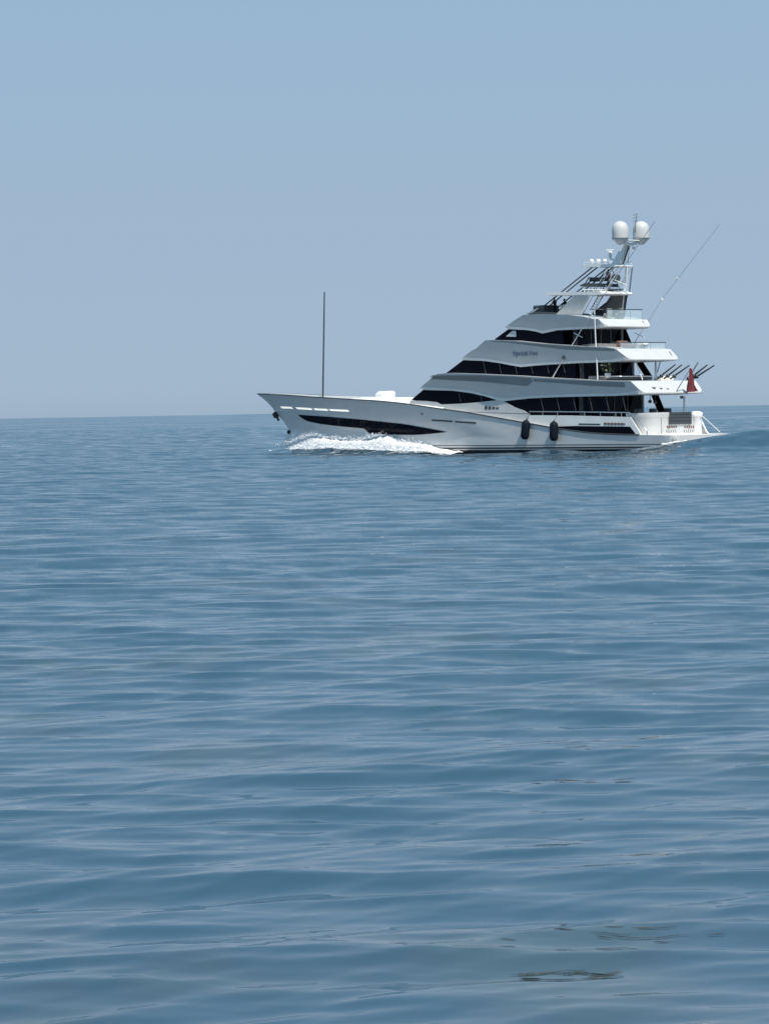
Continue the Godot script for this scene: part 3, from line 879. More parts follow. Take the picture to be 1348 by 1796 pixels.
	for p in [Vector3(21.600, 3.840, 1.679), Vector3(21.600, 3.786, 0.989)]:
		obj("ceiling_lamp", lathe(p, [Vector2(0.02, -0.2), Vector2(0.14, -0.16), Vector2(0.16, 0.0), Vector2(0.03, 0.1), Vector2(0.03, 0.5)], 10), "black", yacht)
	# rails
	obj("deck_rail", tube([Vector3(17.526, 5.953, 3.300), Vector3(19.750, 5.906, 3.300), Vector3(20.100, 5.884, -0.775)], 0.035), "steel", yacht)
	obj("deck_rail", tube([Vector3(18.729, 8.743, 3.000), Vector3(19.450, 8.723, 2.926), Vector3(19.450, 8.737, -3.394)], 0.035), "pole_dark", yacht)
	obj("deck_rail", tube([Vector3(16.345, 11.554, 2.900), Vector3(17.860, 11.501, 2.900), Vector3(17.400, 11.528, 2.019), Vector3(17.400, 11.565, -2.896)], 0.035), "pole_dark", yacht)
	for g in [[Vector3(19.450, 8.691, 2.775), Vector3(19.450, 8.166, -3.317)], [Vector3(17.400, 11.482, 1.867), Vector3(17.400, 10.722, -2.821)]]:
		var a: Vector3 = g[0]
		var b: Vector3 = g[1]
		for k in 3:
			var z0 := lerpf(a.z, b.z, k / 3.0)
			var z1 := lerpf(a.z, b.z, (k + 1) / 3.0)
			obj("glass_balustrade", box(Vector3(a.x, (a.y + b.y) * 0.5, (z0 + z1) * 0.5), Vector3(0.025, a.y - b.y, absf(z1 - z0) - 0.03), 0.004), "clear_glass", yacht)
			obj("balustrade_post", tube([Vector3(a.x, a.y, z1), Vector3(a.x, b.y - 0.1, z1)], 0.022), "steel", yacht)
	# fittings on the stern faces of the second deck
	for p in [Vector3(22.350, 4.793, 2.137), Vector3(22.350, 4.717, 1.249), Vector3(22.350, 4.664, 0.402)]:
		obj("rod_socket", lathe(p, [Vector2(0.07, -0.2), Vector2(0.07, 0.05), Vector2(0.2, 0.1), Vector2(0.2, 0.18), Vector2(0.02, 0.2)], 10), "mid_grey", yacht)
	var lift := obj("aft_settee", box(Vector3(19.800, 5.597, -2.562), Vector3(0.9, 0.55, 1.7), 0.1), "cushion", yacht)
	obj("back_cushion", box(Vector3(20.000, 5.638, -3.087), Vector3(0.35, 0.5, 0.5), 0.1), "cushion", lift)
	# grey block added where a dark recess shows above the bulwark
	obj("recess_block", box(Vector3(18.600, 8.078, -3.086), Vector3(0.8, 0.5, 2.4), 0.05), "mid_grey", yacht)

func z_415(_x: float, _y: float) -> float: return 4.15
func z_370(_x: float, _y: float) -> float: return 3.7
func z_220(_x: float, y: float) -> float: return 2.2 + 0.26 * (y - 10.8)

func make_tower():
	# flybridge: windscreen rails, coaming, wings that carry the hardtop
	var co := obj("fly_coaming", slab(PackedVector2Array([Vector2(8.96, 11.417), Vector2(9.85, 11.604), Vector2(10.98, 11.540), Vector2(12.22, 11.400), Vector2(13.59, 11.257)]), PackedVector2Array([Vector2(8.96, 11.271), Vector2(13.58, 11.065)]), z_visor, 0.0, 0.8, 3.0), "dark_grey", yacht)
	for k in 5:
		var f := k / 4.0
		obj("screen_bar", tube([Vector3(8.559, 11.432, 1.900).lerp(Vector3(9.129, 11.412, 1.900), f), Vector3(9.515, 11.762, 1.900).lerp(Vector3(10.023, 11.913, 1.900), f)], 0.025), "steel", co)
	obj("helm_console", box(Vector3(9.759, 11.745, 0.600), Vector3(1.2, 0.8, 2.2), 0.1), "dark_grey", yacht)
	for s in [1.0, -1.0]:
		var wp := panel(PackedVector2Array([Vector2(12.32, 11.317), Vector2(14.63, 12.818), Vector2(16.05, 12.763)]), PackedVector2Array([Vector2(12.32, 11.269), Vector2(14.85, 11.067), Vector2(16.05, 12.739)]), z_220, 0.0, 0.14, 3, s)
		obj("wing_support", wp, "fascia" if s > 0 else "dark_grey", yacht)
	obj("aft_support", panel(PackedVector2Array([Vector2(14.04, 11.769), Vector2(15.05, 12.867), Vector2(16.45, 12.812)]), PackedVector2Array([Vector2(14.04, 11.745), Vector2(14.51, 10.834), Vector2(16.05, 10.782), Vector2(16.45, 12.788)]), z_190, 0.0, 0.25, 3, -1.0), "mid_grey", yacht)
	obj("support_edge", tube([Vector3(16.584, 12.806, -1.850), Vector3(16.179, 10.777, -1.850)], 0.07), "dark_grey", yacht)
	obj("support_edge", tube([Vector3(16.476, 12.807, -1.600), Vector3(16.131, 10.776, -1.600)], 0.06), "white", yacht)
	var roof := obj("hardtop", slab(PackedVector2Array([Vector2(10.56, 13.060), Vector2(11.09, 13.183), Vector2(12.16, 13.170), Vector2(15.55, 13.046)] + [Vector2(16.7, 13.1), Vector2(17.15, 12.9)]), PackedVector2Array([Vector2(10.56, 13.040), Vector2(11.09, 12.957), Vector2(12.15, 12.897), Vector2(15.54, 12.751)] + [Vector2(16.9, 12.78), Vector2(17.15, 12.84)]), z_roof, 0.0, 0.8, 3.0, 0.4), "white", yacht)
	# ladder up to the hardtop
	for g in [[Vector3(15.435, 11.676, 1.500), Vector3(16.220, 12.744, 1.500)], [Vector3(15.924, 11.658, 1.500), Vector3(16.707, 12.725, 1.500)]]:
		obj("ladder_rail", tube([g[0], g[1]], 0.045), "pole_dark", yacht)
	for k in 5:
		var f := (k + 0.5) / 5.0
		obj("ladder_rung", tube([Vector3(15.435, 11.676, 1.500).lerp(Vector3(16.220, 12.744, 1.500), f), Vector3(15.924, 11.658, 1.500).lerp(Vector3(16.707, 12.725, 1.500), f)], 0.05), "white", yacht)
	# long raked legs from the flybridge to the crow's nest roof, in pairs
	for s in [1.0, -1.0]:
		for g in [[Vector3(8.693, 11.413, 1.000), Vector3(15.287, 15.202, 1.000)], [Vector3(9.263, 11.393, 1.000), Vector3(15.837, 15.177, 1.000)]]:
			obj("tower_leg", tube([g[0] * Vector3(1, 1, s), g[1] * Vector3(1, 1, s)], 0.06), "pole_dark", yacht)
	obj("tower_leg", tube([Vector3(13.504, 13.176, -0.900), Vector3(16.097, 15.161, -0.900)], 0.045), "pole_dark", yacht)
	obj("tower_leg", tube([Vector3(17.529, 13.019, -1.000), Vector3(17.873, 15.131, -1.000)], 0.07), "steel", yacht)
	obj("tower_leg", tube([Vector3(18.167, 12.974, 0.200), Vector3(18.268, 15.086, 0.200)], 0.035), "white", yacht)
	obj("tower_brace", tube([Vector3(17.872, 15.107, -1.000), Vector3(17.603, 14.414, -0.400)], 0.035), "steel", yacht)
	for g in [[Vector3(13.617, 11.172, 0.900), Vector3(14.789, 12.713, 0.900)], [Vector3(13.926, 11.161, 0.900), Vector3(15.126, 12.700, 0.900)], [Vector3(15.444, 13.261, 0.900), Vector3(17.490, 15.081, 0.900)], [Vector3(15.797, 13.254, 0.500), Vector3(17.598, 15.085, 0.500)], [Vector3(14.034, 13.462, 0.900), Vector3(14.667, 14.298, 0.900)]]:
		obj("stay_tube", tube([g[0], g[1]], 0.032), "steel", yacht)
	for g in [[Vector3(16.417, 13.032, 0.900), Vector3(18.155, 15.051, 0.900)], [Vector3(16.775, 13.046, -0.800), Vector3(15.779, 15.197, -0.800)], [Vector3(17.235, 13.587, 0.000), Vector3(18.532, 14.960, 0.000)], [Vector3(16.983, 13.041, -1.000), Vector3(17.206, 15.137, -1.000)], [Vector3(15.276, 13.123, 1.000), Vector3(17.024, 15.100, 1.000)]]:
		obj("white_strut", tube([g[0], g[1]], 0.042), "white", yacht)
	for g in [[Vector3(14.342, 15.580, 1.000), Vector3(16.910, 15.510, 1.000)], [Vector3(15.156, 15.635, -0.900), Vector3(17.838, 15.536, -0.900)]]:
		obj("roof_rail", tube([g[0], g[1]], 0.03), "white", yacht)
		for k in 4:
			var a: Vector3 = g[0].lerp(g[1], k / 3.0)
			obj("roof_rail_post", tube([a, a - Vector3(0, 0.24, 0)], 0.025), "white", yacht)
	# upper station under the roof
	var tub := obj("upper_station", slab(PackedVector2Array([Vector2(13.85, 13.682), Vector2(14.35, 13.854), Vector2(16.43, 13.734)] + [Vector2(15.4, 13.62)]), PackedVector2Array([Vector2(13.85, 13.610), Vector2(14.34, 13.562), Vector2(16.42, 13.458)] + [Vector2(15.4, 13.4)]), z_tub, 0.0, 0.3, 1.5, 0.2), "dark_grey", yacht)
	for k in 5:
		obj("tub_post", tube([Vector3(14.345, 13.593, 0.900) + Vector3(0.55 * k, 0, 0), Vector3(14.336, 13.162, 0.900) + Vector3(0.55 * k, -0.05, 0)], 0.05), "steel", tub)
	obj("tub_rail", tube([Vector3(14.430, 13.827, 1.000), Vector3(14.809, 14.290, 1.000), Vector3(16.884, 14.173, 1.000), Vector3(16.997, 13.721, 1.000)], 0.045), "pole_dark", tub)
	obj("tub_screen", box(Vector3(15.348, 14.114, 0.300), Vector3(1.5, 0.28, 0.9), 0.05), "dark_grey", tub)
	obj("padded_seat", lathe(Vector3(16.644, 14.190, -0.300), [Vector2(0.1, -0.34), Vector2(0.36, -0.2), Vector2(0.42, 0.05), Vector2(0.34, 0.26), Vector2(0.05, 0.34)], 16), "mid_grey", tub)
	for g in [[Vector3(14.295, 13.303, 1.150), Vector3(16.619, 13.186, 1.150)], [Vector3(14.544, 13.381, -1.150), Vector3(16.869, 13.263, -1.150)], [Vector3(16.930, 14.113, 0.600), Vector3(18.492, 13.524, 0.600)], [Vector3(16.224, 15.104, 0.300), Vector3(15.475, 14.324, 0.300)], [Vector3(16.973, 15.091, -0.600), Vector3(16.414, 14.541, -0.600)]]:
		obj("white_rail", tube([g[0], g[1]], 0.04), "white", tub)
	for k in 6:
		obj("rail_post", tube([Vector3(14.418, 13.298, 1.150) + Vector3(0.46 * k, 0, 0), Vector3(14.413, 13.083, 1.150) + Vector3(0.46 * k, 0, 0)], 0.03), "white", tub)
		obj("rail_post", tube([Vector3(14.667, 13.376, -1.150) + Vector3(0.46 * k, 0, 0), Vector3(14.662, 13.111, -1.150) + Vector3(0.46 * k, 0, 0)], 0.03), "white", tub)
	obj("winch", lathe(Vector3(16.864, 13.834, -0.900), [Vector2(0.02, -0.2), Vector2(0.12, -0.15), Vector2(0.1, 0.1), Vector2(0.02, 0.2)], 10), "white", tub)
	obj("station_shelf", box(Vector3(15.581, 13.223, 0.000), Vector3(2.6, 0.1, 1.8), 0.03), "dark_grey", tub)
	obj("nest_roof", slab(PackedVector2Array([Vector2(14.07, 15.296), Vector2(14.56, 15.379), Vector2(16.09, 15.342)] + [Vector2(17.477, 15.3), Vector2(17.902, 15.18)]), PackedVector2Array([Vector2(14.07, 15.276), Vector2(14.56, 15.197), Vector2(16.09, 15.109)] + [Vector2(17.538, 15.08), Vector2(17.902, 15.13)]), z_perch, 0.1, 0.5, 2.0, 0.3), "white", yacht)
	# mast pylon, cross arm, satellite domes
	var py := new_st()
	var lo: Vector3 = Vector3(17.055, 15.312, 0.000)
	var hi: Vector3 = Vector3(18.026, 16.933, 0.000)
	var corner := func(c: Vector3, hx: float, hz: float, k: int) -> Vector3:
		return c + Vector3(hx * (1 if k in [1, 2] else -1), 0, hz * (1 if k in [2, 3] else -1))
	for k in 4:
		quad(py, corner.call(lo, 0.42, 0.3, k), corner.call(lo, 0.42, 0.3, (k + 1) % 4), corner.call(hi, 0.22, 0.22, (k + 1) % 4), corner.call(hi, 0.22, 0.22, k))
	quad(py, corner.call(hi, 0.22, 0.22, 0), corner.call(hi, 0.22, 0.22, 1), corner.call(hi, 0.22, 0.22, 2), corner.call(hi, 0.22, 0.22, 3))
	var mast := obj("mast", py, "white", yacht)
	obj("mast_strut", tube([Vector3(17.693, 15.331, 0.000), Vector3(18.387, 16.867, 0.000)], 0.06), "pole_dark", mast)
	obj("mast_strut", tube([Vector3(18.176, 15.308, 0.000), Vector3(18.417, 16.866, 0.000)], 0.03), "steel", mast)
	for k in 4:
		var f := k / 4.0
		obj("mast_lattice", tube([lo.lerp(hi, f + 0.05) + Vector3(0.3, 0, 0.0), Vector3(17.693, 15.331, 0.000).lerp(Vector3(18.387, 16.867, 0.000), f + 0.2)], 0.03), "white", mast)
	obj("mast_rung", tube([Vector3(17.125, 15.726, 0.500), Vector3(17.670, 15.701, -0.500)], 0.03), "steel", mast)
	var dl: Vector3 = Vector3(18.453, 17.301, 1.300)
	var dr: Vector3 = Vector3(18.630, 17.368, -1.300)
	obj("cross_arm", tube([dl - Vector3(0, 0.15, 0), (dl + dr) * 0.5 - Vector3(0, 0.45, 0), dr - Vector3(0, 0.15, 0)], 0.14), "white", mast)
	obj("arm_platform", box((dl + dr) * 0.5 - Vector3(0, 0.1, 0), Vector3(0.7, 0.08, 1.6), 0.02), "white", mast)
	for c in [dl, dr]:
		var dome := obj("satellite_dome", lathe(c, [Vector2(0.68, 0.12), Vector2(0.70, 0.55), Vector2(0.69, 0.82), Vector2(0.65, 1.06), Vector2(0.54, 1.29), Vector2(0.34, 1.45), Vector2(0.13, 1.52), Vector2(0.001, 1.53)], 28), "dome", mast)
		obj("dome_base", lathe(c, [Vector2(0.12, -0.45), Vector2(0.3, -0.35), Vector2(0.5, -0.12), Vector2(0.64, 0.0), Vector2(0.66, 0.07)], 24), "fascia", dome)
		obj("dome_seam", lathe(c, [Vector2(0.66, 0.06), Vector2(0.73, 0.07), Vector2(0.73, 0.12), Vector2(0.7, 0.13)], 24), "mid_grey", dome)
	# radar scanner and small domes on the nest roof
	var rp: Vector3 = Vector3(16.563, 15.948, 0.300)
	var rad := obj("radar_pedestal", lathe(rp, [Vector2(0.1, -0.1), Vector2(0.14, 0.0), Vector2(0.16, 0.3), Vector2(0.18, 0.45), Vector2(0.08, 0.52)], 14), "cushion", mast)
	obj("radar_scanner", box(rp + Vector3(0, 0.58, 0), Vector3(0.75, 0.1, 0.12), 0.03, Basis(Vector3(0, 1, 0), 0.5)), "white", rad)
	obj("radar_bracket", tube([rp - Vector3(0, 0.1, 0), Vector3(16.988, 15.599, 0.100)], 0.07), "steel", rad)
	for p in [Vector3(14.817, 15.448, 0.600), Vector3(15.221, 15.439, 0.200), Vector3(15.508, 15.437, -0.300)]:
		obj("small_dome", lathe(p, [Vector2(0.06, 0.0), Vector2(0.06, 0.12), Vector2(0.19, 0.16), Vector2(0.19, 0.3), Vector2(0.12, 0.4), Vector2(0.01, 0.43)], 14), "white", mast)
	obj("whip_antenna", tube([Vector3(19.009, 17.880, 0.000), Vector3(19.187, 19.363, 0.000)], 0.03, 0.012), "pole_dark", mast)
	obj("whip_antenna", tube([Vector3(19.137, 17.671, 0.400), Vector3(19.369, 18.795, 0.400)], 0.04, 0.015), "mid_grey", mast)
	for k in 3:
		obj("antenna_element", tube([Vector3(19.069, 18.825, 0.000) + Vector3(-0.25, 0.25 * k, 0.0), Vector3(19.069, 18.825, 0.000) + Vector3(0.25, 0.25 * k + 0.1, 0.0)], 0.025), "mid_grey", mast)
	obj("floodlight", lathe(Vector3(18.396, 16.645, -0.600), [Vector2(0.02, -0.12), Vector2(0.14, -0.1), Vector2(0.16, 0.08), Vector2(0.02, 0.12)], 12), "white", mast)
	# outriggers
	obj("outrigger", tube([Vector3(12.575, 5.673, 3.550), Vector3(14.162, 7.693, 3.550), Vector3(16.021, 9.922, 3.550), Vector3(18.313, 12.298, 3.750), Vector3(20.833, 14.861, 4.000), Vector3(24.473, 18.380, 4.400)], 0.055, 0.02), "steel", yacht)
	obj("outrigger", tube([Vector3(13.409, 5.623, -3.550), Vector3(16.503, 9.430, -3.550), Vector3(18.835, 12.389, -3.750), Vector3(24.524, 18.483, -4.400)], 0.034, 0.014), "steel", yacht)
	obj("outrigger_spreader", tube([Vector3(15.184, 9.616, 3.550), Vector3(16.092, 9.209, 3.550)], 0.03), "steel", yacht)
	obj("outrigger_spreader", tube([Vector3(16.017, 9.639, -3.550), Vector3(17.110, 9.219, -3.550)], 0.03), "white", yacht)
	obj("outrigger_bracket", box(Vector3(14.078, 7.599, 3.600), Vector3(0.25, 0.3, 0.25), 0.04), "dark_grey", yacht)
	obj("outrigger_bracket", box(Vector3(18.835, 12.389, -3.750), Vector3(0.2, 0.25, 0.2), 0.04), "white", yacht)
	obj("outrigger_bracket", box(Vector3(20.299, 14.061, -4.000), Vector3(0.16, 0.2, 0.16), 0.03), "white", yacht)
	obj("davit_pole", tube([Vector3(17.342, 11.488, 3.500), Vector3(17.398, 9.738, 3.500), Vector3(17.590, 5.668, 3.500)], 0.05), "white", yacht)
	obj("davit_arm", tube([Vector3(16.761, 11.225, 3.500), Vector3(17.348, 10.874, 3.500)], 0.04), "white", yacht)
	# pole on the foredeck
	obj("foredeck_mast", tube([Vector3(-17.364, 4.737, 0.000), Vector3(-17.154, 9.269, 0.000), Vector3(-16.916, 14.362, 0.000)], 0.075, 0.055), "pole_dark", yacht)

func z_190(_x: float, _y: float) -> float: return 1.9

# a thing that stands on or hangs from the yacht: its place is given in the yacht's axes
func on_yacht(called: String, label: String, category: String, p: Vector3, group := "") -> Node3D:
	var o := thing(called, label, category, yacht.transform * p, group)
	o.rotation_degrees.y = -42.7
	return o

func make_extras():
	# fenders
	var fenders := [[Vector3(10.706, 1.588, 4.720), 0.14, "dark blue fender hanging at a slant, the one nearer the bow", Vector3(11.086, 3.020, 4.450)], [Vector3(13.800, 1.441, 4.720), 0.02, "dark blue fender hanging upright under the rail, the one nearer the stern", Vector3(13.814, 2.745, 4.300)]]
	for f in fenders:
		var o := on_yacht("fender", f[2], "fender", f[0], "fenders hung over the port side")
		var tilt := Basis(Vector3(0, 0, 1), -f[1])
		var body := new_st()
		lathe_to(body, Vector3.ZERO, [Vector2(0.03, -0.82), Vector2(0.2, -0.78), Vector2(0.32, -0.66), Vector2(0.36, -0.5), Vector2(0.36, 0.5), Vector2(0.32, 0.66), Vector2(0.2, 0.78), Vector2(0.05, 0.84)], 18)
		var bo := obj("cover", body, "rubber", o)
		bo.transform.basis = tilt
		var top: Vector3 = tilt * Vector3(0, 0.84, 0)
		obj("rope", tube([top, f[3] - f[0]], 0.03, -1.0, 6), "pole_dark", o)
		obj("end_eye", lathe(top, [Vector2(0.06, -0.06), Vector2(0.08, 0.0), Vector2(0.05, 0.08)], 8), "rubber", o)
	# ensign on a raked staff at the middle of the second deck's stern
	var fp: Vector3 = Vector3(22.600, 4.371, -0.386)
	var fg := on_yacht("ensign_flag", "red ensign drooping from a raked grey staff at the stern rail", "flag", fp)
	var ft: Vector3 = Vector3(23.600, 6.493, -1.257)
	obj("staff", tube([Vector3.ZERO, ft - fp], 0.05, 0.035), "steel", fg)
	var cl := new_st()
	cl.set_smooth_group(1)
	var n := 14
	var g := []
	for i in n + 1:
		var v := float(i) / n
		var row := []
		for j in 9:
			var u := j / 8.0
			# hanging in folds: the hoist hangs from the head, the fly swings out towards the foot
			var left: Vector3 = Vector3(23.550, 6.471, -1.167).lerp(Vector3(23.400, 4.377, -0.848), v)
			var right: Vector3 = Vector3(23.600, 6.469, -1.374).lerp(Vector3(23.700, 4.623, -2.019), pow(v, 0.7))
			var p := left.lerp(right, u)
			p.x += (0.28 * sin(u * 10.0 + v * 2.6) + 0.09 * sin(u * 23.0 - v * 3.0)) * (0.25 + 0.75 * v)
			p.y += 0.05 * sin(u * 5.0)
			row.append(p - fp)
		g.append(row)
	for i in n:
		for j in 8:
			quad(cl, g[i][j], g[i][j + 1], g[i + 1][j + 1], g[i + 1][j])
	obj("cloth", cl, "red_cloth", fg)
	# six rods in the rail
	var rods := [[Vector3(20.900, 5.868, -0.698), Vector3(22.300, 6.812, -0.917), "first fishing rod at the stern rail counted from the house, slim and dark"], [Vector3(20.900, 5.864, -1.585), Vector3(22.300, 6.783, -1.798), "second dark fishing rod from the house, at the stern rail"], [Vector3(20.900, 5.837, -2.460), Vector3(22.400, 6.741, -2.700), "third dark fishing rod from the house, its tip just before the flag"], [Vector3(20.900, 5.614, -4.427), Vector3(22.000, 7.017, -4.465), "thick grey fishing rod standing tallest, behind the red flag"], [Vector3(20.900, 5.875, -5.188), Vector3(22.200, 6.782, -5.465), "dark fishing rod just right of the red flag, last but one"], [Vector3(20.900, 5.778, -5.545), Vector3(22.400, 6.738, -6.180), "outermost dark fishing rod, reaching farthest to the right"]]
	for k in rods.size():
		var a: Vector3 = rods[k][0]
		var b: Vector3 = rods[k][1]
		var grey := k == 3
		var o := on_yacht("fishing_rod", rods[k][2], "fishing rod", a, "fishing rods in the stern rail")
		obj("blank", tube([Vector3.ZERO, b - a], 0.085, 0.055), "mid_grey" if grey else "pole_dark", o)
		obj("reel", lathe((b - a) * 0.06 - Vector3(0, 0.02, 0), [Vector2(0.02, -0.16), Vector2(0.15, -0.14), Vector2(0.15, 0.1), Vector2(0.02, 0.14)], 12), "pole_dark", o)
		obj("butt", tube([Vector3.ZERO, (a - b).normalized() * 0.35], 0.07), "black", o)
	# white covered chest on the foredeck
	var bp: Vector3 = Vector3(-9.558, 4.601, 0.000)
	var ch := on_yacht("deck_chest", "white covered chest standing on the foredeck ahead of the windows", "chest", bp)
	var prof := [Vector2(-0.85, 0.0), Vector2(0.95, 0.0), Vector2(0.95, 0.3), Vector2(0.55, 0.56), Vector2(-0.7, 0.6), Vector2(-0.88, 0.45)]
	var cs := new_st()
	for i in prof.size():
		var p: Vector2 = prof[i]
		var q: Vector2 = prof[(i + 1) % prof.size()]
		quad(cs, Vector3(-0.36, p.y, p.x), Vector3(0.36, p.y, p.x), Vector3(0.36, q.y, q.x), Vector3(-0.36, q.y, q.x))
	for x in [-0.36, 0.36]:
		for i in range(1, prof.size() - 1):
			tri(cs, Vector3(x, prof[0].y, prof[0].x), Vector3(x, prof[i].y, prof[i].x), Vector3(x, prof[i + 1].y, prof[i + 1].x))
	obj("cover", cs, "white", ch)
	obj("plinth", box(Vector3(0, -0.06, 0.03), Vector3(0.8, 0.14, 1.7), 0.02), "mid_grey", ch)
	# furniture on the upper decks
	var tb := on_yacht("deck_table", "round white table behind the glass rail of the third deck's stern", "table", Vector3(19.100, 8.168, -0.649))
	obj("table_top", lathe(Vector3(0, 0.36, 0), [Vector2(0.01, 0), Vector2(0.5, 0.0), Vector2(0.55, 0.06), Vector2(0.45, 0.12), Vector2(0.01, 0.14)], 20), "white", tb)
	obj("pedestal", lathe(Vector3(0, -0.15, 0), [Vector2(0.35, 0), Vector2(0.22, 0.1), Vector2(0.2, 0.5)], 14), "mid_grey", tb)
	var s1 := on_yacht("lounge_seat", "brown padded seat at the port corner of the third deck's stern", "seat", Vector3(18.700, 8.340, 1.068))
	obj("seat", box(Vector3(0, 0.0, 0), Vector3(1.0, 0.5, 1.5), 0.08), "brown", s1)
	obj("backrest", box(Vector3(-0.4, 0.35, 0), Vector3(0.25, 0.4, 1.4), 0.08), "brown", s1)
	for q in [[Vector3(16.600, 11.070, 0.834), "grey covered helm seat on the flybridge, nearer the port side"], [Vector3(16.900, 11.073, -0.362), "grey covered helm seat on the flybridge, beside the dark hardtop support"]]:
		var s := on_yacht("helm_seat", q[1], "seat", q[0], "covered seats on the flybridge")
		obj("seat", box(Vector3(0, -0.1, 0), Vector3(0.5, 0.55, 0.7), 0.1), "mid_grey", s)
		obj("backrest", box(Vector3(0.2, 0.3, 0), Vector3(0.18, 0.55, 0.62), 0.07), "mid_grey", s)
	var pl := on_yacht("deck_plant", "pale leafy plant in a pot on the second deck, under the overhang by the rail", "plant", Vector3(18.200, 5.795, 2.937))
	obj("pot", lathe(Vector3(0, 0, 0), [Vector2(0.01, 0.0), Vector2(0.22, 0.02), Vector2(0.28, 0.4), Vector2(0.2, 0.42), Vector2(0.01, 0.4)], 12), "cushion", pl)
	var rl := RandomNumberGenerator.new()
	rl.seed = 6
	var lf := new_st()
	for k in 90:
		var a := rl.randf() * TAU
		var rad := 0.15 + 0.55 * rl.randf()
		var c := Vector3(cos(a) * rad * 0.8, 0.5 + 0.75 * rl.randf(), sin(a) * rad)
		var d := Vector3(cos(a), 0.5 * rl.randfn(), sin(a)).normalized() * 0.16
		var w := d.cross(Vector3.UP).normalized() * 0.05
		quad(lf, c - d, c + w, c + d, c - w)
	obj("foliage", lf, "leaf", pl)
	# people
	person(Vector3(10.675, 12.829, 0.500), "person in dark clothes standing at the flybridge helm, nearer the bow", Color(0.012, 0.013, 0.02), Color(0.2, 0.16, 0.07), 0.15)
	person(Vector3(11.290, 12.695, -0.200), "person in black standing behind the flybridge helm, head bent", Color(0.008, 0.009, 0.014), Color(0.02, 0.017, 0.016), 0.5)
	person(Vector3(16.135, 14.947, -0.000), "person in a reddish top standing in the upper station under the tower roof", Color(0.2, 0.09, 0.1), Color(0.03, 0.02, 0.02), 0.0)

# ---------------------------------------------------------------- people
# surface nets over a field of smoothly joined tapered capsules: [from, to, radius, radius]
func field(caps: Array, p: Vector3, soft: float) -> float:
	var d := 1e3
	for c in caps:
		var ab: Vector3 = c[1] - c[0]
		var t := clampf((p - c[0]).dot(ab) / maxf(ab.length_squared(), 1e-9), 0.0, 1.0)
		var e: float = (p - c[0] - ab * t).length() - lerpf(c[2], c[3], t)
		var h := maxf(soft - absf(d - e), 0.0) / soft
		d = minf(d, e) - h * h * soft * 0.25
	return d

func nets(st: SurfaceTool, caps: Array, cell: float, soft: float, xf: Transform3D, tint: Callable):
	var lo := Vector3(1e3, 1e3, 1e3)
	var hi := -lo
	for c in caps:
		var r: float = maxf(c[2], c[3]) + cell * 2.0
		for k in 2:
			lo = lo.min(c[k] - Vector3(r, r, r))
			hi = hi.max(c[k] + Vector3(r, r, r))
	var nx := ceili((hi.x - lo.x) / cell) + 1
	var ny := ceili((hi.y - lo.y) / cell) + 1
	var nz := ceili((hi.z - lo.z) / cell) + 1
	var f := PackedFloat32Array()
	f.resize(nx * ny * nz)
	for i in nx:
		for j in ny:
			for k in nz:
				f[(i * ny + j) * nz + k] = field(caps, lo + Vector3(i, j, k) * cell, soft)
	var vert := {}
	for i in nx - 1:
		for j in ny - 1:
			for k in nz - 1:
				var sum := Vector3.ZERO
				var cnt := 0
				var base := (i * ny + j) * nz + k
				for e in 12:
					var ax := e >> 2
					var o := [0, 0, 0]
					o[(ax + 1) % 3] = e & 1
					o[(ax + 2) % 3] = (e >> 1) & 1
					var i0: int = base + (o[0] * ny + o[1]) * nz + o[2]
					var stp: int = ny * nz if ax == 0 else (nz if ax == 1 else 1)
					var a := f[i0]
					var b := f[i0 + stp]
					if (a < 0.0) != (b < 0.0):
						var p := Vector3(o[0], o[1], o[2])
						p[ax] += a / (a - b)
						sum += p
						cnt += 1
				if cnt:
					vert[base] = lo + (Vector3(i, j, k) + sum / cnt) * cell
	st.set_smooth_group(1)
	var steps := [ny * nz, nz, 1]
	for i in range(1, nx - 1):
		for j in range(1, ny - 1):
			for k in range(1, nz - 1):
				var base := (i * ny + j) * nz + k
				for ax in 3:
					var a := f[base]
					var b := f[base + steps[ax]]
					if (a < 0.0) == (b < 0.0):
						continue
					var s1: int = steps[(ax + 1) % 3]
					var s2: int = steps[(ax + 2) % 3]
					var q := [base, base - s1, base - s1 - s2, base - s2]
					if b < 0.0:
						q.reverse()
					for n in [0, 1, 2, 0, 2, 3]:
						var p: Vector3 = vert[q[n]]
						st.set_color(tint.call(p))
						st.add_vertex(xf * p)

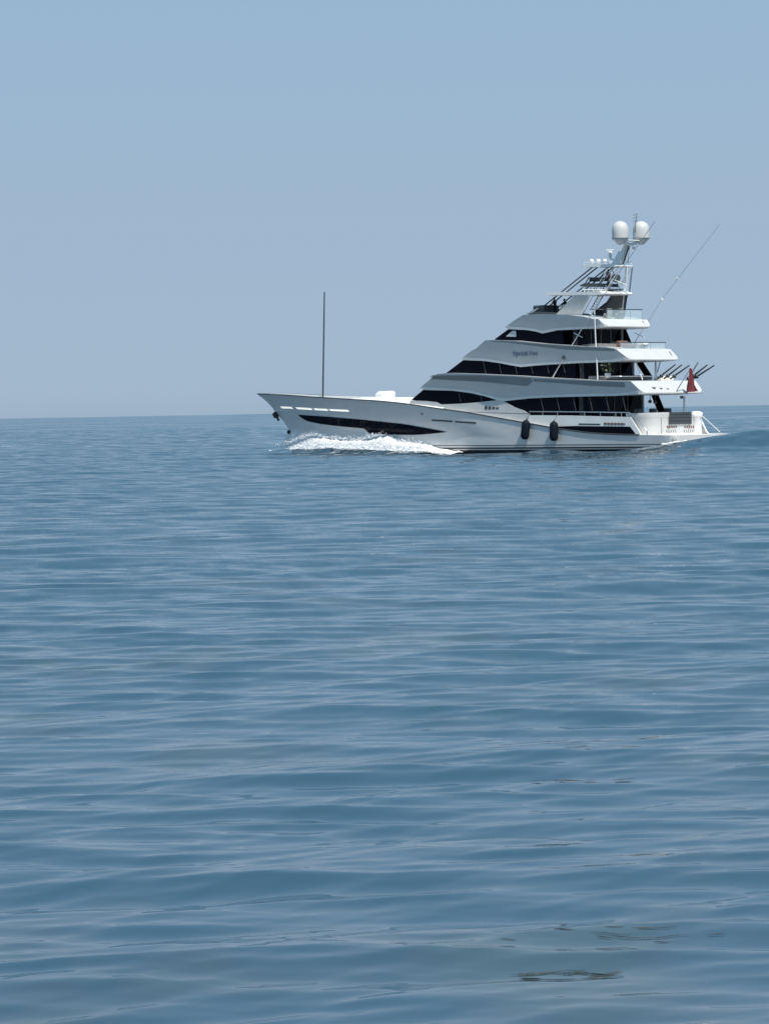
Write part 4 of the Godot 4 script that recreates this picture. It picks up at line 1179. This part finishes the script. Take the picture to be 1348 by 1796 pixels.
func person(top: Vector3, label: String, shirt: Color, hair: Color, bend: float):
	# feet at the origin, facing the bow (-x); head top at 1.74
	var o := on_yacht("person", label, "person", top - Vector3(0, 1.74, 0))
	var lean := Vector3(-0.16 * bend, 0, 0)
	var hip := Vector3(0, 0.92, 0)
	var neck := Vector3(-0.02, 1.46, 0) + lean
	var head := Vector3(-0.05, 1.62, 0) + lean * 1.5
	var caps := [[hip, Vector3(0, 1.16, 0) + lean * 0.4, 0.135, 0.125], [Vector3(0, 1.16, 0) + lean * 0.4, Vector3(0, 1.33, 0) + lean * 0.8, 0.125, 0.14], [Vector3(-0.01, 1.38, -0.12) + lean, Vector3(-0.01, 1.38, 0.12) + lean, 0.085, 0.085], [neck - Vector3(0, 0.06, 0), head - Vector3(0, 0.05, 0), 0.062, 0.058]]
	var skin := Color(0.36, 0.2, 0.135)
	var hands := []
	for s in [1.0, -1.0]:
		var sh := Vector3(-0.01, 1.39, 0.2 * s) + lean
		var el := Vector3(-0.1, 1.12, 0.26 * s) + lean
		var wr := Vector3(-0.34, 1.06, 0.17 * s) + lean
		caps.append([sh, el, 0.06, 0.046])
		caps.append([el, wr, 0.044, 0.03])
		hands.append([wr, (wr - el).normalized(), s])
		var kn := Vector3(-0.03, 0.48, 0.1 * s)
		var an := Vector3(0.02, 0.08, 0.11 * s)
		caps.append([hip + Vector3(0, -0.02, 0.08 * s), kn, 0.095, 0.062])
		caps.append([kn, an, 0.06, 0.042])
		caps.append([an - Vector3(0, 0.035, 0), an + Vector3(-0.19, -0.045, 0.02 * s), 0.042, 0.034])
	var st := new_st()
	var tint := func(p: Vector3) -> Color:
		if p.y < 0.09: return Color(0.02, 0.02, 0.02)
		if p.y < 0.95: return Color(0.018, 0.02, 0.03)
		if p.y > 1.47 + lean.x * 0.0 or (p.x < lean.x - 0.22 and p.y < 1.2): return skin
		return shirt
	nets(st, caps, 0.03, 0.06, Transform3D(), tint)
	# head with a face
	var hc := [[head + Vector3(0.015, 0.035, 0), head + Vector3(0.005, 0.03, 0), 0.088, 0.088], [head + Vector3(-0.03, -0.03, 0), head + Vector3(-0.035, -0.065, 0), 0.058, 0.042], [head + Vector3(-0.085, 0.015, 0), head + Vector3(-0.105, -0.015, 0), 0.01, 0.014], [head + Vector3(-0.07, -0.052, -0.02), head + Vector3(-0.07, -0.052, 0.02), 0.012, 0.012]]
	for s in [1.0, -1.0]:
		hc.append([head + Vector3(0.01, 0.02, 0.088 * s), head + Vector3(0.012, -0.01, 0.086 * s), 0.014, 0.01])
		hc.append([head + Vector3(-0.079, 0.022, 0.03 * s), head + Vector3(-0.079, 0.022, 0.032 * s), 0.012, 0.012])
	var htint := func(p: Vector3) -> Color:
		var q := p - head
		if q.x < -0.082 and absf(q.y - 0.022) < 0.009 and absf(absf(q.z) - 0.031) < 0.012: return Color(0.02, 0.02, 0.02)
		if q.y > 0.055 + 0.3 * minf(q.x + 0.02, 0.0) * -1.0 or (q.x > 0.03 and q.y > -0.05): return hair
		if q.x < -0.06 and absf(q.y + 0.052) < 0.008: return Color(0.3, 0.1, 0.09)
		return skin
	nets(st, hc, 0.009, 0.02, Transform3D(), htint)
	for h in hands:
		var w: Vector3 = h[0]
		var dirn: Vector3 = h[1]
		var s: float = h[2]
		var side := dirn.cross(Vector3.UP).normalized()
		var up := side.cross(dirn)
		var hcaps := [[w, w + dirn * 0.09, 0.026, 0.03]]
		for k in 4:
			var off := side * (-0.03 + 0.02 * k)
			var l: float = [0.036, 0.042, 0.039, 0.03][k if s > 0 else 3 - k]
			var a := w + dirn * 0.095 + off
			var b := a + dirn * l
			var c := b + (dirn * 0.3 - up).normalized() * l * 0.8
			hcaps.append([w + dirn * 0.05 + off * 0.7, a, 0.011, 0.010])
			hcaps.append([a, b, 0.0098, 0.009])
			hcaps.append([b, c, 0.009, 0.008])
		var tb := w + dirn * 0.03 + side * 0.03 * s
		hcaps.append([tb, tb + (dirn + side * 0.8 * s).normalized() * 0.045, 0.013, 0.011])
		hcaps.append([tb + (dirn + side * 0.8 * s).normalized() * 0.045, tb + (dirn * 1.6 + side * 0.7 * s - up * 0.6).normalized() * 0.075, 0.011, 0.008])
		nets(st, hcaps, 0.008, 0.008, Transform3D(), func(_p): return skin)
	obj("body", st, "body", o)

# ---------------------------------------------------------------- foam and drift
func foam_ball() -> ArrayMesh:
	var st := new_st()
	st.set_smooth_group(1)
	var nu := 7
	var nv := 5
	for i in nv:
		for j in nu:
			var p := []
			for q in [[i, j], [i, j + 1], [i + 1, j + 1], [i + 1, j]]:
				var a: float = PI * q[0] / nv
				var b: float = TAU * q[1] / nu
				p.append(Vector3(sin(a) * cos(b), cos(a), sin(a) * sin(b)))
			quad(st, p[0], p[1], p[2], p[3])
	st.generate_normals()
	return st.commit()

func foam_cloud(called: String, label: String, pts: Array):
	var mm := MultiMesh.new()
	mm.transform_format = MultiMesh.TRANSFORM_3D
	mm.mesh = foam_ball()
	mm.instance_count = pts.size()
	for i in pts.size():
		mm.set_instance_transform(i, pts[i])
	var o := MultiMeshInstance3D.new()
	o.name = called
	o.multimesh = mm
	o.material_override = M.foam
	o.set_meta("kind", "stuff")
	o.set_meta("label", label)
	add_child(o)

func make_foam():
	var r := RandomNumberGenerator.new()
	r.seed = 4
	var n1 := FastNoiseLite.new()
	n1.seed = 8
	n1.frequency = 0.9
	# bow wave: crest heights and foot along the hull
	var top := PackedVector2Array([Vector2(-23.83, -0.006), Vector2(-21.99, 0.283), Vector2(-19.44, 0.673), Vector2(-17.75, 1.051), Vector2(-15.57, 1.333), Vector2(-13.42, 1.016), Vector2(-11.31, 0.906), Vector2(-8.61, 0.845), Vector2(-7.73, 1.018), Vector2(-6.46, 1.188), Vector2(-5.72, 1.234), Vector2(-4.69, 0.729), Vector2(-2.97, 0.638), Vector2(-0.73, 0.391), Vector2(0.13, 0.117), Vector2(1.70, -0.084), Vector2(3.00, -0.161), Vector2(4.19, -0.409)])
	var bot := PackedVector2Array([Vector2(-23.84, -0.139), Vector2(-17.14, 0.014), Vector2(-12.76, 0.170), Vector2(-11.34, 0.040), Vector2(-9.44, 0.139), Vector2(-6.34, -0.168), Vector2(-5.02, -0.145), Vector2(0.70, -0.156), Vector2(2.40, -0.331), Vector2(4.19, -0.457)])
	var sheet := new_st()
	sheet.set_smooth_group(1)
	var nx := 420
	var nv := 12
	var sg := []
	for i in nx + 1:
		var x := lerpf(top[0].x, top[top.size() - 1].x - 0.8, float(i) / nx)
		var row := []
		var hgt := (at_curve(top, x) - at_curve(bot, x)) * (0.82 + 0.14 * n1.get_noise_2d(x * 2.0, 3.0) + 0.14 * n1.get_noise_2d(x * 7.0, 9.0))
		for k in nv + 1:
			var v := float(k) / nv
			var lump := 0.15 * n1.get_noise_3d(x * 2.4, v * 3.0, 5.0) + 0.05 * n1.get_noise_3d(x * 9.0, v * 11.0, 1.0)
			row.append(yacht.transform * Vector3(x + lump, at_curve(bot, x) - 0.1 + (hgt + 0.1) * sin(v * PI * 0.62) / sin(PI * 0.62) + lump * 0.6 * v, foam_z(x) + 0.45 - 2.1 * v + lump * 1.3))
		sg.append(row)
	for i in nx:
		for k in nv:
			quad(sheet, sg[i][k], sg[i][k + 1], sg[i + 1][k + 1], sg[i + 1][k])
	sheet.generate_normals()
	var so := MeshInstance3D.new()
	so.name = "bow_wave_crest"
	so.mesh = sheet.commit()
	so.material_override = M.foam
	so.set_meta("kind", "stuff")
	so.set_meta("label", "solid white crest of the bow wave breaking along the hull")
	add_child(so)
	var pts := []
	var xf := yacht.transform
	var x0 := top[0].x
	var x1 := top[top.size() - 1].x - 0.9
	for i in 8000:
		var x := lerpf(x0, x1, r.randf())
		var yt := at_curve(top, x)
		var yb := at_curve(bot, x)
		var v := r.randf()
		var jag: float = 1.0 + 0.2 * n1.get_noise_2d(x * 2.0, 3.0) + 0.18 * n1.get_noise_2d(x * 7.0, 9.0)
		var y := yb + (yt - yb) * 0.76 * pow(v, 1.15) * jag
		var out := (1.0 - v) * 0.7 - 0.35 + r.randfn() * 0.16
		var sz := lerpf(0.055, 0.028, v) * (0.4 + 0.9 * r.randf())
		var p := Vector3(x, y, foam_z(x) + out)
		pts.append(xf * Transform3D(Basis.from_euler(Vector3(r.randf() * 6, r.randf() * 6, 0)).scaled(Vector3(sz * 1.4, sz, sz)), p))
	# flung drops
	for i in 900:
		var x := lerpf(x0 + 0.5, x1 - 3.0, r.randf())
		var y := at_curve(top, x) + absf(r.randfn()) * 0.16
		var sz := 0.016 + 0.03 * r.randf()
		pts.append(xf * Transform3D(Basis().scaled(Vector3(sz, sz, sz)), Vector3(x, y, foam_z(x) + r.randfn() * 0.4)))
	foam_cloud("bow_wave_foam", "white foam of the bow wave along the port bow", pts)
	var pts2 := []
	var path := [Vector3(25.706, 0.118, 4.900), Vector3(26.690, 0.297, 4.900), Vector3(27.325, 0.379, 4.600), Vector3(27.960, 0.485, 4.300), Vector3(28.878, 0.633, 4.000), Vector3(30.558, 0.785, 4.200), Vector3(32.276, 0.867, 4.400)]
	for i in 3000:
		var f := pow(r.randf(), 1.2) * (path.size() - 1.001)
		var k := int(f)
		var p: Vector3 = path[k].lerp(path[k + 1], f - k)
		var w: float = 1.0 - f / path.size()
		p += Vector3(r.randfn() * 0.15, absf(r.randfn()) * 0.1 * w - 0.1, r.randfn() * 0.25)
		var sz := (0.03 + 0.06 * r.randf()) * (0.7 + w)
		pts2.append(xf * Transform3D(Basis().scaled(Vector3(sz * 1.6, sz, sz)), p))
	foam_cloud("stern_wave_foam", "thin white foam where the stern wave meets the hull", pts2)

func foam_z(x: float) -> float:
	return beam_at(x, 0.12) + 0.2 + 1.5 * clampf((x + 23.0) / 7.0, 0.0, 1.0)

func sea_height(x: float, z: float) -> float:
	var y := 0.0
	for w in wam.size():
		y += wam[w] * sin(wkx[w] * x + wkz[w] * z + wph[w])
	return y * patchiness(x, z)

# dark strands of eelgrass lying on the water
func make_weed():
	var r := RandomNumberGenerator.new()
	r.seed = 21
	var spots := [[Vector2(1.84, -29.83), 0.8, 8, 0.16, "small raft of dark eelgrass strands, the farther one right of centre", 0.012], [Vector2(1.48, -21.13), 1.1, 11, 0.12, "dark eelgrass strands drifting nearer the shore, the upper streak of two", 0.004], [Vector2(1.11, -19.92), 1.0, 12, 0.09, "nearest raft of dark eelgrass strands, close to the bottom edge", 0.003]]
	for s in spots:
		var c: Vector2 = s[0]
		var o := thing("eelgrass_raft", s[4], "seaweed", Vector3(c.x, 0, c.y), "eelgrass drifting on the water")
		for k in s[2]:
			var st := new_st()
			var at := Vector2(r.randfn() * s[1] * 0.36, r.randfn() * s[3] * 1.3)
			var ln: float = 0.12 + 0.36 * r.randf() * r.randf()
			var dirn := r.randfn() * 0.22 + 0.05
			var curl := r.randfn() * 0.6
			var wob := r.randf() * 6.0
			var path := PackedVector3Array()
			for q in 11:
				var u := (q / 10.0 - 0.5) * ln
				var x := at.x + u
				var z := at.y - dirn * u + curl * u * u + 0.012 * sin(u * 19.0 + wob)
				path.append(Vector3(x, sea_height(c.x + x, c.y + z) + s[5], z))
			tube_to(st, path, 0.0022 + 0.0028 * r.randf() * r.randf(), 0.0015, 5, true)
			obj("strand", st, "weed", o)
